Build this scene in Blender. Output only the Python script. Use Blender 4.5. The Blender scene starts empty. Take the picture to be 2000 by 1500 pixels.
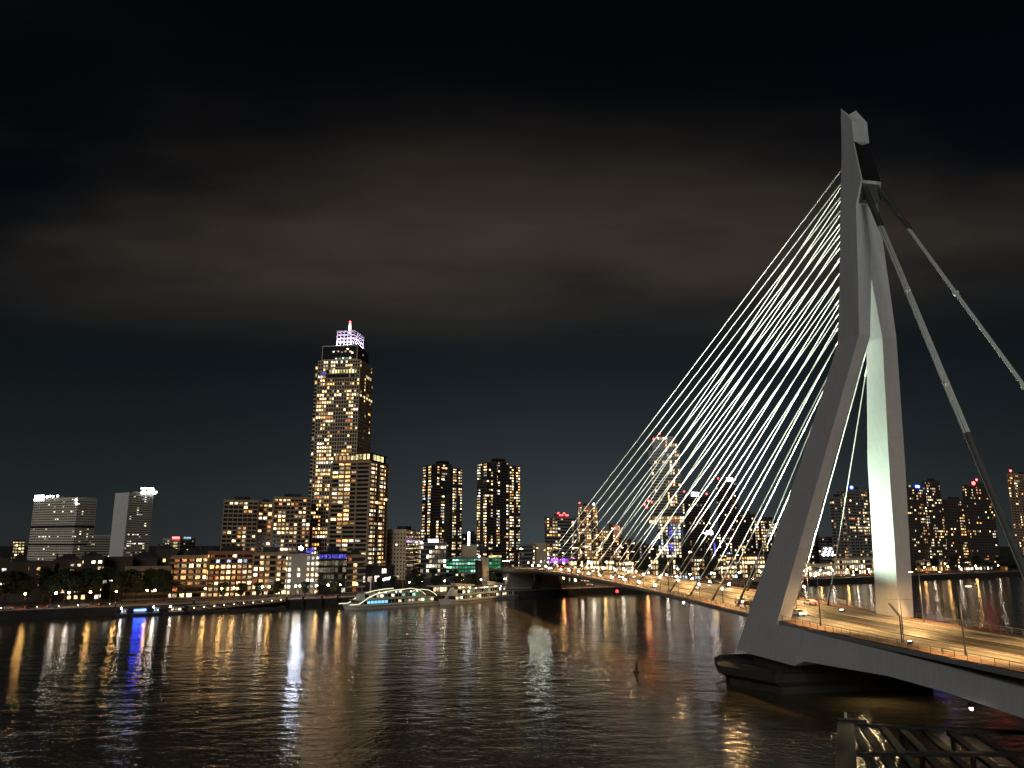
import bpy, math, random
from mathutils import Vector, Matrix
R = math.radians
rng = random.Random(11)
scene = bpy.context.scene
col = scene.collection

# ------------------------------------------------------------------ camera
CAM_H, FPX, HORIZON = 32.0, 1500.0, 1060.0
PITCH = math.atan((HORIZON - 750) / FPX)
CP, SP = math.cos(PITCH), math.sin(PITCH)
cam = bpy.data.cameras.new('camera')
cam.sensor_width = 36.0
cam.lens = 36.0 * FPX / 2000.0
cam.clip_start, cam.clip_end = 0.5, 20000
cam_o = bpy.data.objects.new('camera', cam)
cam_o.location = (0, 0, CAM_H)
cam_o.rotation_euler = (math.pi / 2 + PITCH, 0, 0)
col.objects.link(cam_o)
scene.camera = cam_o

# ------------------------------------------------------------------ sky, moon-level key light, exposure
SUN_EL, SUN_AZ = 16.0, 190.0          # glow of the harbour quay behind the viewer, degrees clockwise from +Y
world = bpy.data.worlds.new('World')
scene.world = world
world.use_nodes = True
nt = world.node_tree
for n in list(nt.nodes):
    nt.nodes.remove(n)
N = nt.nodes.new
def lk(a, b):
    nt.links.new(a, b)
wout = N('ShaderNodeOutputWorld')
sky = N('ShaderNodeTexSky')
sky.sky_type = 'NISHITA'
sky.sun_disc = False
sky.sun_elevation = R(8)
sky.sun_rotation = R(SUN_AZ)
sky.air_density, sky.dust_density, sky.ozone_density = 1.0, 0.6, 3.0
bg_sky = N('ShaderNodeBackground')
bg_sky.inputs['Strength'].default_value = 0.0010
lk(sky.outputs[0], bg_sky.inputs['Color'])
# low clouds lit from below by the town: a layer seen in perspective
tc = N('ShaderNodeTexCoord')
sep = N('ShaderNodeSeparateXYZ')
lk(tc.outputs['Generated'], sep.inputs[0])
def wm(op, a, b=None, c=None, clamp=False):
    n = N('ShaderNodeMath'); n.operation = op; n.use_clamp = clamp
    for i, v in enumerate((a, b, c)):
        if v is None: continue
        if isinstance(v, (int, float)): n.inputs[i].default_value = v
        else: lk(v, n.inputs[i])
    return n.outputs[0]
zz = wm('MAXIMUM', sep.outputs['Z'], 0.0)
den = wm('ADD', zz, 0.10)
comb = N('ShaderNodeCombineXYZ')
lk(wm('DIVIDE', sep.outputs['X'], den), comb.inputs[0])
lk(wm('DIVIDE', sep.outputs['Y'], den), comb.inputs[1])
cn = N('ShaderNodeTexNoise')
cn.inputs['Scale'].default_value = 0.75
cn.inputs['Detail'].default_value = 5.0
cn.inputs['Roughness'].default_value = 0.5
mp = N('ShaderNodeMapping')
mp.inputs['Location'].default_value = (13.9613, 2.0368, 0.0)
mp.inputs['Scale'].default_value = (0.55, 1.0, 1.0)
lk(comb.outputs[0], mp.inputs[0]); lk(mp.outputs[0], cn.inputs['Vector'])
mr = N('ShaderNodeMapRange'); mr.interpolation_type = 'SMOOTHSTEP'
mr.inputs['From Min'].default_value = 0.34; mr.inputs['From Max'].default_value = 0.72
lk(cn.outputs['Fac'], mr.inputs['Value'])
lo = N('ShaderNodeMapRange'); lo.interpolation_type = 'SMOOTHSTEP'
lo.inputs['From Min'].default_value = 0.21; lo.inputs['From Max'].default_value = 0.38
lk(zz, lo.inputs['Value'])
hi = N('ShaderNodeMapRange'); hi.interpolation_type = 'SMOOTHSTEP'
hi.inputs['From Min'].default_value = 0.36; hi.inputs['From Max'].default_value = 0.60
hi.inputs['To Min'].default_value = 1.0; hi.inputs['To Max'].default_value = 0.09
lk(zz, hi.inputs['Value'])
cl = wm('MULTIPLY', wm('MULTIPLY', mr.outputs[0], lo.outputs[0]), hi.outputs[0])
bg_cloud = N('ShaderNodeBackground')
bg_cloud.inputs['Color'].default_value = (1.0, 0.75, 0.52, 1)
lk(wm('MULTIPLY', cl, 0.054), bg_cloud.inputs['Strength'])
# haze of the lit town along the horizon
gl = wm('POWER', wm('SUBTRACT', 1.0, zz, clamp=True), 6.0)
bg_glow = N('ShaderNodeBackground')
bg_glow.inputs['Color'].default_value = (0.72, 0.90, 1.0, 1)
vd = N('ShaderNodeVectorMath'); vd.operation = 'DOT_PRODUCT'; vd.inputs[1].default_value = (0.10, 0.995, 0.0)   # the town centre lies that way
lk(tc.outputs['Generated'], vd.inputs[0])
lobe = wm('POWER', wm('MAXIMUM', vd.outputs['Value'], 0.0), 14.0)
lk(wm('MULTIPLY', gl, wm('MULTIPLY_ADD', lobe, 0.038, 0.021)), bg_glow.inputs['Strength'])
a1 = N('ShaderNodeAddShader'); a2 = N('ShaderNodeAddShader')
lk(bg_sky.outputs[0], a1.inputs[0]); lk(bg_cloud.outputs[0], a1.inputs[1])
lk(a1.outputs[0], a2.inputs[0]); lk(bg_glow.outputs[0], a2.inputs[1])
lk(a2.outputs[0], wout.inputs['Surface'])

sun = bpy.data.lights.new('moon_sun', 'SUN')
sun.energy = 0.56
sun.angle = R(18)
sun.color = (1.0, 0.965, 0.91)
sun_o = bpy.data.objects.new('moon_sun', sun)
_d = Vector((math.sin(R(SUN_AZ)) * math.cos(R(SUN_EL)), math.cos(R(SUN_AZ)) * math.cos(R(SUN_EL)), math.sin(R(SUN_EL))))
sun_o.rotation_euler = _d.to_track_quat('Z', 'Y').to_euler()
sun_o.location = (0, -60, 80)
col.objects.link(sun_o)

scene.view_settings.view_transform = 'Standard'
scene.view_settings.look = 'None'
scene.view_settings.exposure = 0.0
scene.view_settings.gamma = 1.0
scene.view_settings.use_curve_mapping = False
scene.render.engine = 'CYCLES'
scene.cycles.use_denoising = True
scene.cycles.max_bounces = 5
scene.cycles.diffuse_bounces = 2
scene.cycles.glossy_bounces = 3
scene.cycles.sample_clamp_indirect = 3.0
scene.cycles.use_light_tree = True
scene.cycles.caustics_reflective = False
scene.cycles.caustics_refractive = False

# ------------------------------------------------------------------ geometry of the place
def ray(px, py):
    u = 750 - py
    return (px - 1000, FPX * CP - u * SP, u * CP + FPX * SP)
def m_of(px):                                   # bearing (X/Y) of a column at eye level
    return (px - 1000) / (FPX * CP + (HORIZON - 750) * SP)
def z_at(px, py, Y):
    r = ray(px, py)
    return CAM_H + Y * r[2] / r[1]
def G(px, py, z=0.0):                            # where a sight line meets the level z
    r = ray(px, py); t = (z - CAM_H) / r[2]
    return Vector((r[0] * t, r[1] * t, z))
BO = Vector((75.0, 182.0))                       # bridge frame: origin on the deck axis beside the pylon foot
BB = Vector((-0.21, 0.978)).normalized()
BE = Vector((BB.y, -BB.x))
BANG = math.atan2(BE.y, BE.x)
def W(e, s, z):
    q = BO + BE * e + BB * s
    return Vector((q.x, q.y, z))
B0 = Vector((-215.0, 336.0)); BU = Vector((697.0, 440.0)).normalized(); BN = Vector((-BU.y, BU.x))
QANG = math.atan2(BU.y, BU.x)
PSI_Q = math.degrees(math.atan2(BU.x, BU.y))
def Q(px, d, z=4.0):                             # point d metres inland of the north bank, on the bearing of a column
    m = m_of(px); b = B0 + BN * d
    t = (m * b.y - b.x) / (BU.x - m * BU.y)
    p = b + BU * t
    return Vector((p.x, p.y, z))
GZ = 4.0
DZ = [(-140, 13.2), (-80, 13.8), (-30, 14.4), (0, 15.1), (50, 16.8), (110, 18.2), (170, 18.9), (230, 18.6), (300, 17.0), (360, 14.0), (430, 9.0), (520, 4.6)]
def deck_z(s):
    p = DZ
    for i in range(len(p) - 1):
        if s <= p[i + 1][0] or i == len(p) - 2:
            x0, y0 = p[i]; x1, y1 = p[i + 1]
            xa, ya = p[max(i - 1, 0)]; xb, yb = p[min(i + 2, len(p) - 1)]
            m0 = (y1 - ya) / (x1 - xa); m1 = (yb - y0) / (xb - x0)
            h = x1 - x0; t = (s - x0) / h
            return ((2*t**3 - 3*t**2 + 1) * y0 + (t**3 - 2*t**2 + t) * h * m0 + (-2*t**3 + 3*t**2) * y1 + (t**3 - t**2) * h * m1)

# ------------------------------------------------------------------ materials
MATS = {}
def mat(name, color, rough=0.7, metal=0.0, var=0.25, scale=0.35, bump=0.0, spec=0.5):
    if name in MATS: return MATS[name]
    m = bpy.data.materials.new(name); m.use_nodes = True
    t = m.node_tree; b = t.nodes['Principled BSDF']
    b.inputs['Roughness'].default_value = rough
    b.inputs['Metallic'].default_value = metal
    b.inputs['Specular IOR Level'].default_value = spec
    co = t.nodes.new('ShaderNodeTexCoord')
    no = t.nodes.new('ShaderNodeTexNoise')
    no.inputs['Scale'].default_value = scale; no.inputs['Detail'].default_value = 6
    no.inputs['Roughness'].default_value = 0.65
    t.links.new(co.outputs['Object'], no.inputs['Vector'])
    ra = t.nodes.new('ShaderNodeValToRGB')
    c = color
    ra.color_ramp.elements[0].position = 0.3; ra.color_ramp.elements[1].position = 0.72
    ra.color_ramp.elements[0].color = tuple(max(0, x * (1 - var)) for x in c) + (1,)
    ra.color_ramp.elements[1].color = tuple(min(1, x * (1 + var)) for x in c) + (1,)
    t.links.new(no.outputs['Fac'], ra.inputs[0])
    t.links.new(ra.outputs[0], b.inputs['Base Color'])
    if bump:
        n2 = t.nodes.new('ShaderNodeTexNoise'); n2.inputs['Scale'].default_value = scale * 8; n2.inputs['Detail'].default_value = 4
        t.links.new(co.outputs['Object'], n2.inputs['Vector'])
        bp = t.nodes.new('ShaderNodeBump'); bp.inputs['Strength'].default_value = bump; bp.inputs['Distance'].default_value = 0.05
        t.links.new(n2.outputs['Fac'], bp.inputs['Height']); t.links.new(bp.outputs[0], b.inputs['Normal'])
    MATS[name] = m
    return m
def glow(name, color, strength, spread=0.0, noise=False):
    """a lamp, a screen or a lit window: spread = how far single panes differ in brightness"""
    if name in MATS: return MATS[name]
    m = bpy.data.materials.new(name); m.use_nodes = True
    t = m.node_tree; b = t.nodes['Principled BSDF']
    b.inputs['Base Color'].default_value = (0.03, 0.03, 0.03, 1)
    b.inputs['Roughness'].default_value = 0.3
    b.inputs['Emission Color'].default_value = tuple(color) + (1,)
    b.inputs['Emission Strength'].default_value = strength
    if spread or noise:
        oi = t.nodes.new('ShaderNodeObjectInfo')
        pw = t.nodes.new('ShaderNodeMath'); pw.operation = 'POWER'; pw.inputs[1].default_value = 2.6
        t.links.new(oi.outputs['Random'], pw.inputs[0])
        mu = t.nodes.new('ShaderNodeMath'); mu.operation = 'MULTIPLY_ADD'
        mu.inputs[1].default_value = strength * spread * 1.75; mu.inputs[2].default_value = strength * (1 - spread) * 0.5
        t.links.new(pw.outputs[0], mu.inputs[0])
        last = mu.outputs[0]
        if noise:
            co = t.nodes.new('ShaderNodeTexCoord')
            ad = t.nodes.new('ShaderNodeVectorMath'); ad.operation = 'ADD'
            t.links.new(co.outputs['Object'], ad.inputs[0])
            sc = t.nodes.new('ShaderNodeMath'); sc.operation = 'MULTIPLY'; sc.inputs[1].default_value = 91.0
            t.links.new(oi.outputs['Random'], sc.inputs[0]); t.links.new(sc.outputs[0], ad.inputs[1])
            nz = t.nodes.new('ShaderNodeTexNoise'); nz.inputs['Scale'].default_value = 2.6; nz.inputs['Detail'].default_value = 2
            t.links.new(ad.outputs[0], nz.inputs['Vector'])
            mq = t.nodes.new('ShaderNodeMapRange'); mq.inputs['From Min'].default_value = 0.36; mq.inputs['From Max'].default_value = 0.66
            mq.inputs['To Min'].default_value = 0.15; mq.inputs['To Max'].default_value = 1.5
            t.links.new(nz.outputs['Fac'], mq.inputs['Value'])
            m2 = t.nodes.new('ShaderNodeMath'); m2.operation = 'MULTIPLY'
            t.links.new(last, m2.inputs[0]); t.links.new(mq.outputs[0], m2.inputs[1]); last = m2.outputs[0]
        t.links.new(last, b.inputs['Emission Strength'])
    MATS[name] = m
    return m

M_steel = mat('pylon_steel', (0.66, 0.685, 0.71), 0.55, 0.0, 0.05, 0.06)
def plate_steel(m):
    t = m.node_tree; b = t.nodes['Principled BSDF']
    src = b.inputs['Base Color'].links[0].from_socket
    co = t.nodes.new('ShaderNodeTexCoord'); sp_ = t.nodes.new('ShaderNodeSeparateXYZ'); t.links.new(co.outputs['Object'], sp_.inputs[0])
    def ma(op, a, b_=None):
        n = t.nodes.new('ShaderNodeMath'); n.operation = op
        for i, v in enumerate((a, b_)):
            if v is None: continue
            if isinstance(v, (int, float)): n.inputs[i].default_value = v
            else: t.links.new(v, n.inputs[i])
        return n.outputs[0]
    seam = ma('LESS_THAN', ma('FRACT', ma('MULTIPLY', sp_.outputs['Z'], 1 / 6.1)), 0.018)
    mp_ = t.nodes.new('ShaderNodeMapping'); mp_.inputs['Scale'].default_value = (1.6, 1.6, 0.05)
    nz = t.nodes.new('ShaderNodeTexNoise'); nz.inputs['Scale'].default_value = 1.0; nz.inputs['Detail'].default_value = 5
    t.links.new(co.outputs['Object'], mp_.inputs[0]); t.links.new(mp_.outputs[0], nz.inputs['Vector'])
    fac = ma('SUBTRACT', ma('ADD', 0.86, ma('MULTIPLY', nz.outputs['Fac'], 0.28)), ma('MULTIPLY', seam, 0.10))
    mx = t.nodes.new('ShaderNodeVectorMath'); mx.operation = 'SCALE'
    t.links.new(src, mx.inputs[0]); t.links.new(fac, mx.inputs['Scale'])
    t.links.new(mx.outputs[0], b.inputs['Base Color'])
plate_steel(M_steel)
M_cable = mat('cable_white', (0.80, 0.82, 0.78), 0.4, 0.0, 0.04, 0.2)
M_sleeve = mat('cable_sleeve', (0.085, 0.085, 0.088), 0.5, 0.2)
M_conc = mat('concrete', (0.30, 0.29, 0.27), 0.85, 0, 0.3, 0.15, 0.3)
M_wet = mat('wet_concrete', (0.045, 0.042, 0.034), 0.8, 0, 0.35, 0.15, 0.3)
M_fascia = mat('fascia_steel', (0.28, 0.29, 0.29), 0.6, 0, 0.12, 0.1)
M_asph = mat('asphalt', (0.13, 0.125, 0.115), 0.75, 0, 0.3, 0.6, 0.4)
M_path = mat('cycle_path', (0.115, 0.062, 0.045), 0.8, 0, 0.25, 0.5, 0.3)
M_slot = mat('track_slab', (0.035, 0.032, 0.03), 0.7)
M_worn = mat('worn_asphalt', (0.06, 0.056, 0.052), 0.7)
M_tram = mat('tram_bed', (0.17, 0.16, 0.14), 0.8, 0, 0.3, 0.5, 0.3)
M_rail = mat('rail_steel', (0.025, 0.022, 0.02), 0.45, 0.6)
M_paint = mat('road_paint', (0.62, 0.60, 0.55), 0.6, 0, 0.2, 1.0)
M_kerb = mat('kerb_stone', (0.24, 0.23, 0.21), 0.8, 0, 0.2, 0.6)
M_black = mat('black_metal', (0.022, 0.022, 0.024), 0.5, 0.3)
M_grey = mat('grey_metal', (0.22, 0.22, 0.22), 0.45, 0.4)
M_white = mat('white_paint', (0.72, 0.72, 0.70), 0.5, 0, 0.06)
M_ground = mat('town_ground', (0.05, 0.047, 0.043), 0.9, 0, 0.4, 0.05)
M_prom = mat('promenade_brick', (0.20, 0.125, 0.085), 0.85, 0, 0.3, 0.4, 0.3)
M_quay = mat('quay_stone', (0.035, 0.032, 0.028), 0.85, 0, 0.4, 0.25, 0.4)
M_timber = mat('wet_timber', (0.014, 0.011, 0.009), 0.7, 0, 0.4, 0.8, 0.5)
M_glass = mat('dark_glass', (0.020, 0.021, 0.024), 0.18, 0.0, 0.3, 0.2)
M_glassg = mat('grey_glass', (0.045, 0.046, 0.048), 0.25, 0.0, 0.3, 0.2)
M_pale = mat('pale_concrete', (0.40, 0.36, 0.29), 0.8, 0, 0.15, 0.08)
M_beige = mat('beige_stone', (0.66, 0.53, 0.36), 0.8, 0, 0.15, 0.08)
M_brown = mat('brown_brick', (0.42, 0.29, 0.175), 0.85, 0, 0.22, 0.12)
M_red = mat('red_brick', (0.34, 0.16, 0.09), 0.85, 0, 0.25, 0.12)
M_darkb = mat('dark_brick', (0.085, 0.066, 0.05), 0.85, 0, 0.3, 0.12)
M_wall_w = mat('white_render', (0.52, 0.49, 0.44), 0.8, 0, 0.12, 0.08)
M_bandg = mat('grey_panel', (0.24, 0.235, 0.225), 0.6, 0, 0.15, 0.08)
M_hosp = mat('hospital_panel', (0.80, 0.74, 0.60), 0.7, 0, 0.12, 0.08)
M_roof = mat('roof_felt', (0.035, 0.034, 0.034), 0.9, 0, 0.3, 0.2)
M_bark = mat('bark', (0.06, 0.045, 0.032), 0.9, 0, 0.3, 2.0)
M_leaf = mat('leaf_dark', (0.030, 0.042, 0.016), 0.7, 0, 0.45, 0.9)
M_hull_d = mat('hull_dark', (0.05, 0.055, 0.06), 0.4, 0, 0.2)
M_hull_l = mat('hull_grey', (0.55, 0.56, 0.54), 0.4, 0, 0.12)
M_orange = mat('orange_panel', (0.55, 0.20, 0.04), 0.6)
M_rubber = mat('tyre_rubber', (0.015, 0.015, 0.015), 0.9)
M_carw = mat('car_white', (0.70, 0.70, 0.70), 0.25, 0, 0.03)
M_card = mat('car_dark', (0.03, 0.035, 0.045), 0.25, 0, 0.05)
M_cars = mat('car_silver', (0.35, 0.36, 0.38), 0.3, 0.5, 0.05)
M_water = None

WN = {
    'amber': glow('window_amber', (1.0, 0.48, 0.15), 3.4, 0.75, True),
    'warm': glow('window_warm', (1.0, 0.64, 0.29), 3.9, 0.75, True),
    'cream': glow('window_cream', (1.0, 0.76, 0.42), 3.8, 0.7, True),
    'white': glow('window_white', (1.0, 0.89, 0.68), 4.2, 0.7, True),
    'red': glow('window_orange_red', (1.0, 0.30, 0.10), 1.6, 0.6, True),
    'blue': glow('window_blue', (0.16, 0.14, 1.0), 2.0, 0.5, True),
    'ice': glow('window_ice', (0.62, 0.80, 1.0), 2.6, 0.6, True),
    'green': glow('window_green', (0.06, 0.75, 0.30), 1.1, 0.5, True),
    'mint': glow('window_mint', (0.45, 1.0, 0.70), 2.2, 0.6, True),
    'pink': glow('window_pink', (1.0, 0.40, 0.42), 1.6, 0.6, True),
    'yellow': glow('window_yellow', (1.0, 0.83, 0.36), 3.0, 0.6, True),
    'dim': glow('window_dim', (0.9, 0.78, 0.50), 0.25, 0.6, True),
    'violet': glow('window_violet', (0.50, 0.12, 1.0), 2.6, 0.5, True),
}
PAL = {
    'home': ['warm'] * 5 + ['cream'] * 5 + ['amber'] * 4 + ['white'] * 2 + ['red'],
    'amber': ['amber'] * 6 + ['warm'] * 4 + ['red'] * 2 + ['cream'] * 2,
    'office': ['white'] * 4 + ['cream'] * 4 + ['dim'] * 3,
    'cool': ['white'] * 5 + ['cream'] * 3 + ['ice'],
    'yellow': ['yellow'] * 5 + ['cream'] * 2,
    'green': ['green'] * 7 + ['mint'] * 3,
    'mix': ['warm'] * 4 + ['cream'] * 5 + ['white'] * 3 + ['amber'] * 2 + ['ice'],
}
L_lamp = glow('lamp_amber', (1.0, 0.56, 0.17), 130.0)
L_railamp = glow('lamp_rail', (1.0, 0.62, 0.25), 45.0)
L_lampw = glow('lamp_white', (1.0, 0.88, 0.70), 70.0)
L_globe = glow('lamp_globe', (1.0, 0.94, 0.82), 26.0)
L_flood = glow('flood_lens', (0.93, 1.0, 0.80), 160.0)
L_far = glow('far_flood_lens', (0.93, 1.0, 0.80), 210.0)
L_beacon = glow('beacon_white', (0.70, 0.80, 1.0), 230.0)
L_red = glow('lamp_red', (1.0, 0.03, 0.03), 26.0)
L_blue = glow('lamp_blue', (0.05, 0.07, 1.0), 22.0)
L_bluebar = glow('neon_blue', (0.02, 0.06, 1.0), 45.0)
L_sign = glow('sign_white', (0.95, 0.97, 1.0), 14.0)
L_signv = glow('sign_violet', (0.75, 0.55, 1.0), 9.0)
L_arch = glow('deck_arch_strip', (0.98, 1.0, 0.60), 1.15)
L_cyan = glow('cabin_cyan', (0.20, 0.62, 1.0), 1.5)
L_head = glow('headlight_lens', (1.0, 0.95, 0.85), 60.0)
L_tail = glow('taillight_lens', (1.0, 0.03, 0.02), 12.0)
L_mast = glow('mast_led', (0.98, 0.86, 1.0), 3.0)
L_crown = glow('crown_led', (0.80, 0.62, 1.0), 5.0)
L_green = glow('nav_green', (0.3, 1.0, 0.25), 40.0)

# ------------------------------------------------------------------ mesh helpers
class MB:
    def __init__(self):
        self.v = []; self.f = []
    def add(self, vs, fs):
        o = len(self.v); self.v += [tuple(p) for p in vs]; self.f += [tuple(i + o for i in f) for f in fs]
        return self
    def box(self, x0, x1, y0, y1, z0, z1):
        return self.add([(x0, y0, z0), (x1, y0, z0), (x1, y1, z0), (x0, y1, z0), (x0, y0, z1), (x1, y0, z1), (x1, y1, z1), (x0, y1, z1)],
                        [(0, 3, 2, 1), (4, 5, 6, 7), (0, 1, 5, 4), (1, 2, 6, 5), (2, 3, 7, 6), (3, 0, 4, 7)])
    def loft(self, rings, cap=True):
        n = len(rings[0]); vs = [p for r in rings for p in r]; fs = []
        for k in range(len(rings) - 1):
            for i in range(n):
                j = (i + 1) % n
                fs.append((k * n + i, k * n + j, (k + 1) * n + j, (k + 1) * n + i))
        if cap:
            fs.append(tuple(range(n - 1, -1, -1))); fs.append(tuple((len(rings) - 1) * n + i for i in range(n)))
        return self.add(vs, fs)
    def tube(self, pts, r, n=6, cap=True):
        pts = [Vector(p) for p in pts]
        rr = r if isinstance(r, (list, tuple)) else [r] * len(pts)
        rings = []
        for i, p in enumerate(pts):
            d = (pts[min(i + 1, len(pts) - 1)] - pts[max(i - 1, 0)]).normalized()
            a = Vector((0, 0, 1)) if abs(d.z) < 0.95 else Vector((1, 0, 0))
            x = d.cross(a).normalized(); y = x.cross(d).normalized()
            rings.append([p + (x * math.cos(2 * math.pi * k / n) + y * math.sin(2 * math.pi * k / n)) * rr[i] for k in range(n)])
        return self.loft(rings, cap)
    def ball(self, c, r, n=8, m=5, sz=1.0):
        rings = []
        for k in range(1, m):
            a = math.pi * k / m
            rings.append([(c[0] + r * math.sin(a) * math.cos(2 * math.pi * i / n), c[1] + r * math.sin(a) * math.sin(2 * math.pi * i / n), c[2] - r * sz * math.cos(a)) for i in range(n)])
        o = len(self.v)
        self.loft(rings, False)
        self.v += [(c[0], c[1], c[2] - r * sz), (c[0], c[1], c[2] + r * sz)]
        b, t = len(self.v) - 2, len(self.v) - 1
        L = o + (m - 2) * n
        for i in range(n):
            j = (i + 1) % n
            self.f += [(b, o + j, o + i), (t, L + i, L + j)]
        return self
    def mesh(self, name, m, smooth=False):
        me = bpy.data.meshes.new(name)
        me.from_pydata(self.v, [], self.f)
        if smooth:
            me.polygons.foreach_set('use_smooth', [len(f) <= 4 for f in self.f])
        me.materials.append(m); me.update()
        return me
    def build(self, name, m, parent=None, loc=None, rz=None, smooth=False):
        return inst(name, self.mesh(name, m, smooth), parent, loc, rz)
def inst(name, me, parent=None, loc=None, rz=None, scale=None):
    o = bpy.data.objects.new(name, me)
    col.objects.link(o)
    if parent is not None: o.parent = parent
    if loc is not None: o.location = loc
    if rz is not None: o.rotation_euler = (0, 0, rz)
    if scale is not None: o.scale = scale
    return o
def thing(name, label, cat, loc=(0, 0, 0), rz=0.0, group=None):
    o = inst(name, None, None, loc, rz)
    o['kind'] = 'thing'
    return tag(o, label, cat, group)
def tag(o, label=None, cat=None, group=None, kind=None):
    if label: o['label'] = label
    if cat: o['category'] = cat
    if group: o['group'] = group
    if kind: o['kind'] = kind
    return o
def copy_thing(root, loc, rz, label, group=None):
    r = root.copy(); col.objects.link(r); r.location = loc; r.rotation_euler = (0, 0, rz); r['label'] = label
    if group: r['group'] = group
    for ch in list(root.children):
        c = ch.copy(); col.objects.link(c); c.parent = r
        for g in list(ch.children):
            d = g.copy(); col.objects.link(d); d.parent = c
    return r
def spot(name, loc, target, energy, angle, color, blend=0.5, radius=0.15, parent=None):
    l = bpy.data.lights.new(name, 'SPOT')
    l.energy = energy; l.spot_size = R(angle); l.spot_blend = blend; l.shadow_soft_size = radius; l.color = color
    o = bpy.data.objects.new(name, l); col.objects.link(o)
    o.location = loc
    o.rotation_euler = (Vector(target) - Vector(loc)).to_track_quat('-Z', 'Y').to_euler()
    if parent is not None: o.parent = parent
    return o
ORD = ['first', 'second', 'third', 'fourth', 'fifth', 'sixth', 'seventh', 'eighth', 'ninth', 'tenth', 'eleventh', 'twelfth', 'thirteenth',
       'fourteenth', 'fifteenth', 'sixteenth', 'seventeenth', 'eighteenth', 'nineteenth', 'twentieth', 'twenty-first', 'twenty-second', 'twenty-third', 'twenty-fourth']
_ub = MB().box(-0.5, 0.5, -0.5, 0.5, -0.5, 0.5)
UNIT = {}
def unit(m):
    if m.name not in UNIT: UNIT[m.name] = _ub.mesh('pane_' + m.name, m)
    return UNIT[m.name]
def ubox(name, m, parent, cx, cy, cz, sx, sy, sz):
    return inst(name, unit(m), parent, (cx, cy, cz), None, (sx, sy, sz))

# ------------------------------------------------------------------ setting: river, banks
def water_material():
    m = bpy.data.materials.new('river_water'); m.use_nodes = True
    t = m.node_tree; b = t.nodes['Principled BSDF']
    b.inputs['Base Color'].default_value = (0.085, 0.071, 0.043, 1)
    b.inputs['Roughness'].default_value = 0.11
    b.inputs['IOR'].default_value = 1.333
    co = t.nodes.new('ShaderNodeTexCoord')
    def noise(scale, sx, sy, det, rot=0.0, off=0.0):
        mp = t.nodes.new('ShaderNodeMapping'); mp.inputs['Scale'].default_value = (sx, sy, 1); mp.inputs['Rotation'].default_value = (0, 0, rot)
        mp.inputs['Location'].default_value = (off, off * 0.7, 0)
        n = t.nodes.new('ShaderNodeTexNoise'); n.inputs['Scale'].default_value = scale; n.inputs['Detail'].default_value = det
        n.inputs['Roughness'].default_value = 0.55
        t.links.new(co.outputs['Object'], mp.inputs[0]); t.links.new(mp.outputs[0], n.inputs['Vector'])
        return n.outputs['Fac']
    def ma(op, a, b_):
        n = t.nodes.new('ShaderNodeMath'); n.operation = op
        for i, v in enumerate((a, b_)):
            if isinstance(v, (int, float)): n.inputs[i].default_value = v
            else: t.links.new(v, n.inputs[i])
        return n.outputs[0]
    swell = noise(0.055, 0.6, 1.0, 3, 0.12)
    wave = noise(0.22, 0.75, 1.2, 4, -0.10, 17.0)
    chop = noise(0.85, 1.0, 1.0, 4, 0.25, 41.0)
    gust = noise(0.012, 1.0, 1.6, 2, 0.5, 5.0)
    h = ma('ADD', ma('MULTIPLY', swell, 0.30), ma('ADD', ma('MULTIPLY', wave, 0.23), ma('MULTIPLY', ma('MULTIPLY', chop, gust), 0.13)))
    # broken water round the piles of the near jetty
    ds = t.nodes.new('ShaderNodeVectorMath'); ds.operation = 'DISTANCE'; ds.inputs[1].default_value = (59, 128, 0)
    t.links.new(co.outputs['Object'], ds.inputs[0])
    mk = t.nodes.new('ShaderNodeMapRange'); mk.interpolation_type = 'SMOOTHSTEP'
    mk.inputs['From Min'].default_value = 13; mk.inputs['From Max'].default_value = 21; mk.inputs['To Min'].default_value = 1; mk.inputs['To Max'].default_value = 0
    t.links.new(ds.outputs['Value'], mk.inputs['Value'])
    h = ma('ADD', h, ma('MULTIPLY', ma('MULTIPLY', noise(0.9, 1.0, 1.0, 3, 0.4, 9.0), mk.outputs[0]), 0.42))
    bp = t.nodes.new('ShaderNodeBump'); bp.inputs['Strength'].default_value = 1.0; bp.inputs['Distance'].default_value = 1.0
    t.links.new(h, bp.inputs['Height']); t.links.new(bp.outputs[0], b.inputs['Normal'])
    return m
M_water = water_material()
FAR = 7000.0
tag(MB().add([(-FAR, -900, 0), (FAR, -900, 0), (FAR, FAR, 0), (-FAR, FAR, 0)], [(0, 1, 2, 3)]).build('river_water', M_water), kind='structure')
def bankpt(t, d, z):
    p = B0 + BU * t + BN * d
    return (p.x, p.y, z)
tag(MB().add([bankpt(-3000, 0.6, GZ), bankpt(6000, 0.6, GZ), bankpt(6000, 7000, GZ), bankpt(-3000, 7000, GZ)], [(0, 1, 2, 3)]).build('ground', M_ground), kind='structure')
tag(MB().add([bankpt(-900, 0.6, GZ + .01), bankpt(1600, 0.6, GZ + .01), bankpt(1600, 13, GZ + .01), bankpt(-900, 13, GZ + .01)], [(0, 1, 2, 3)]).build('promenade', M_prom), kind='structure')
tag(MB().add([bankpt(-900, 18, GZ + .01), bankpt(1600, 18, GZ + .01), bankpt(1600, 27, GZ + .01), bankpt(-900, 27, GZ + .01)], [(0, 1, 2, 3)]).build('road', M_asph), kind='structure')
def quay_run(name, t0, t1, top, m, th=0.9):
    mb = MB()
    n = 1
    a = [bankpt(t0, -th / 2, -2), bankpt(t1, -th / 2, -2), bankpt(t1, th + .2, -2), bankpt(t0, th + .2, -2)]
    mb.loft([a, [(x, y, top) for x, y, z in a]])
    return mb.build(name, m)
tag(quay_run('quay_wall', -900, 1600, GZ - 0.25, M_quay), kind='structure')
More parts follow.
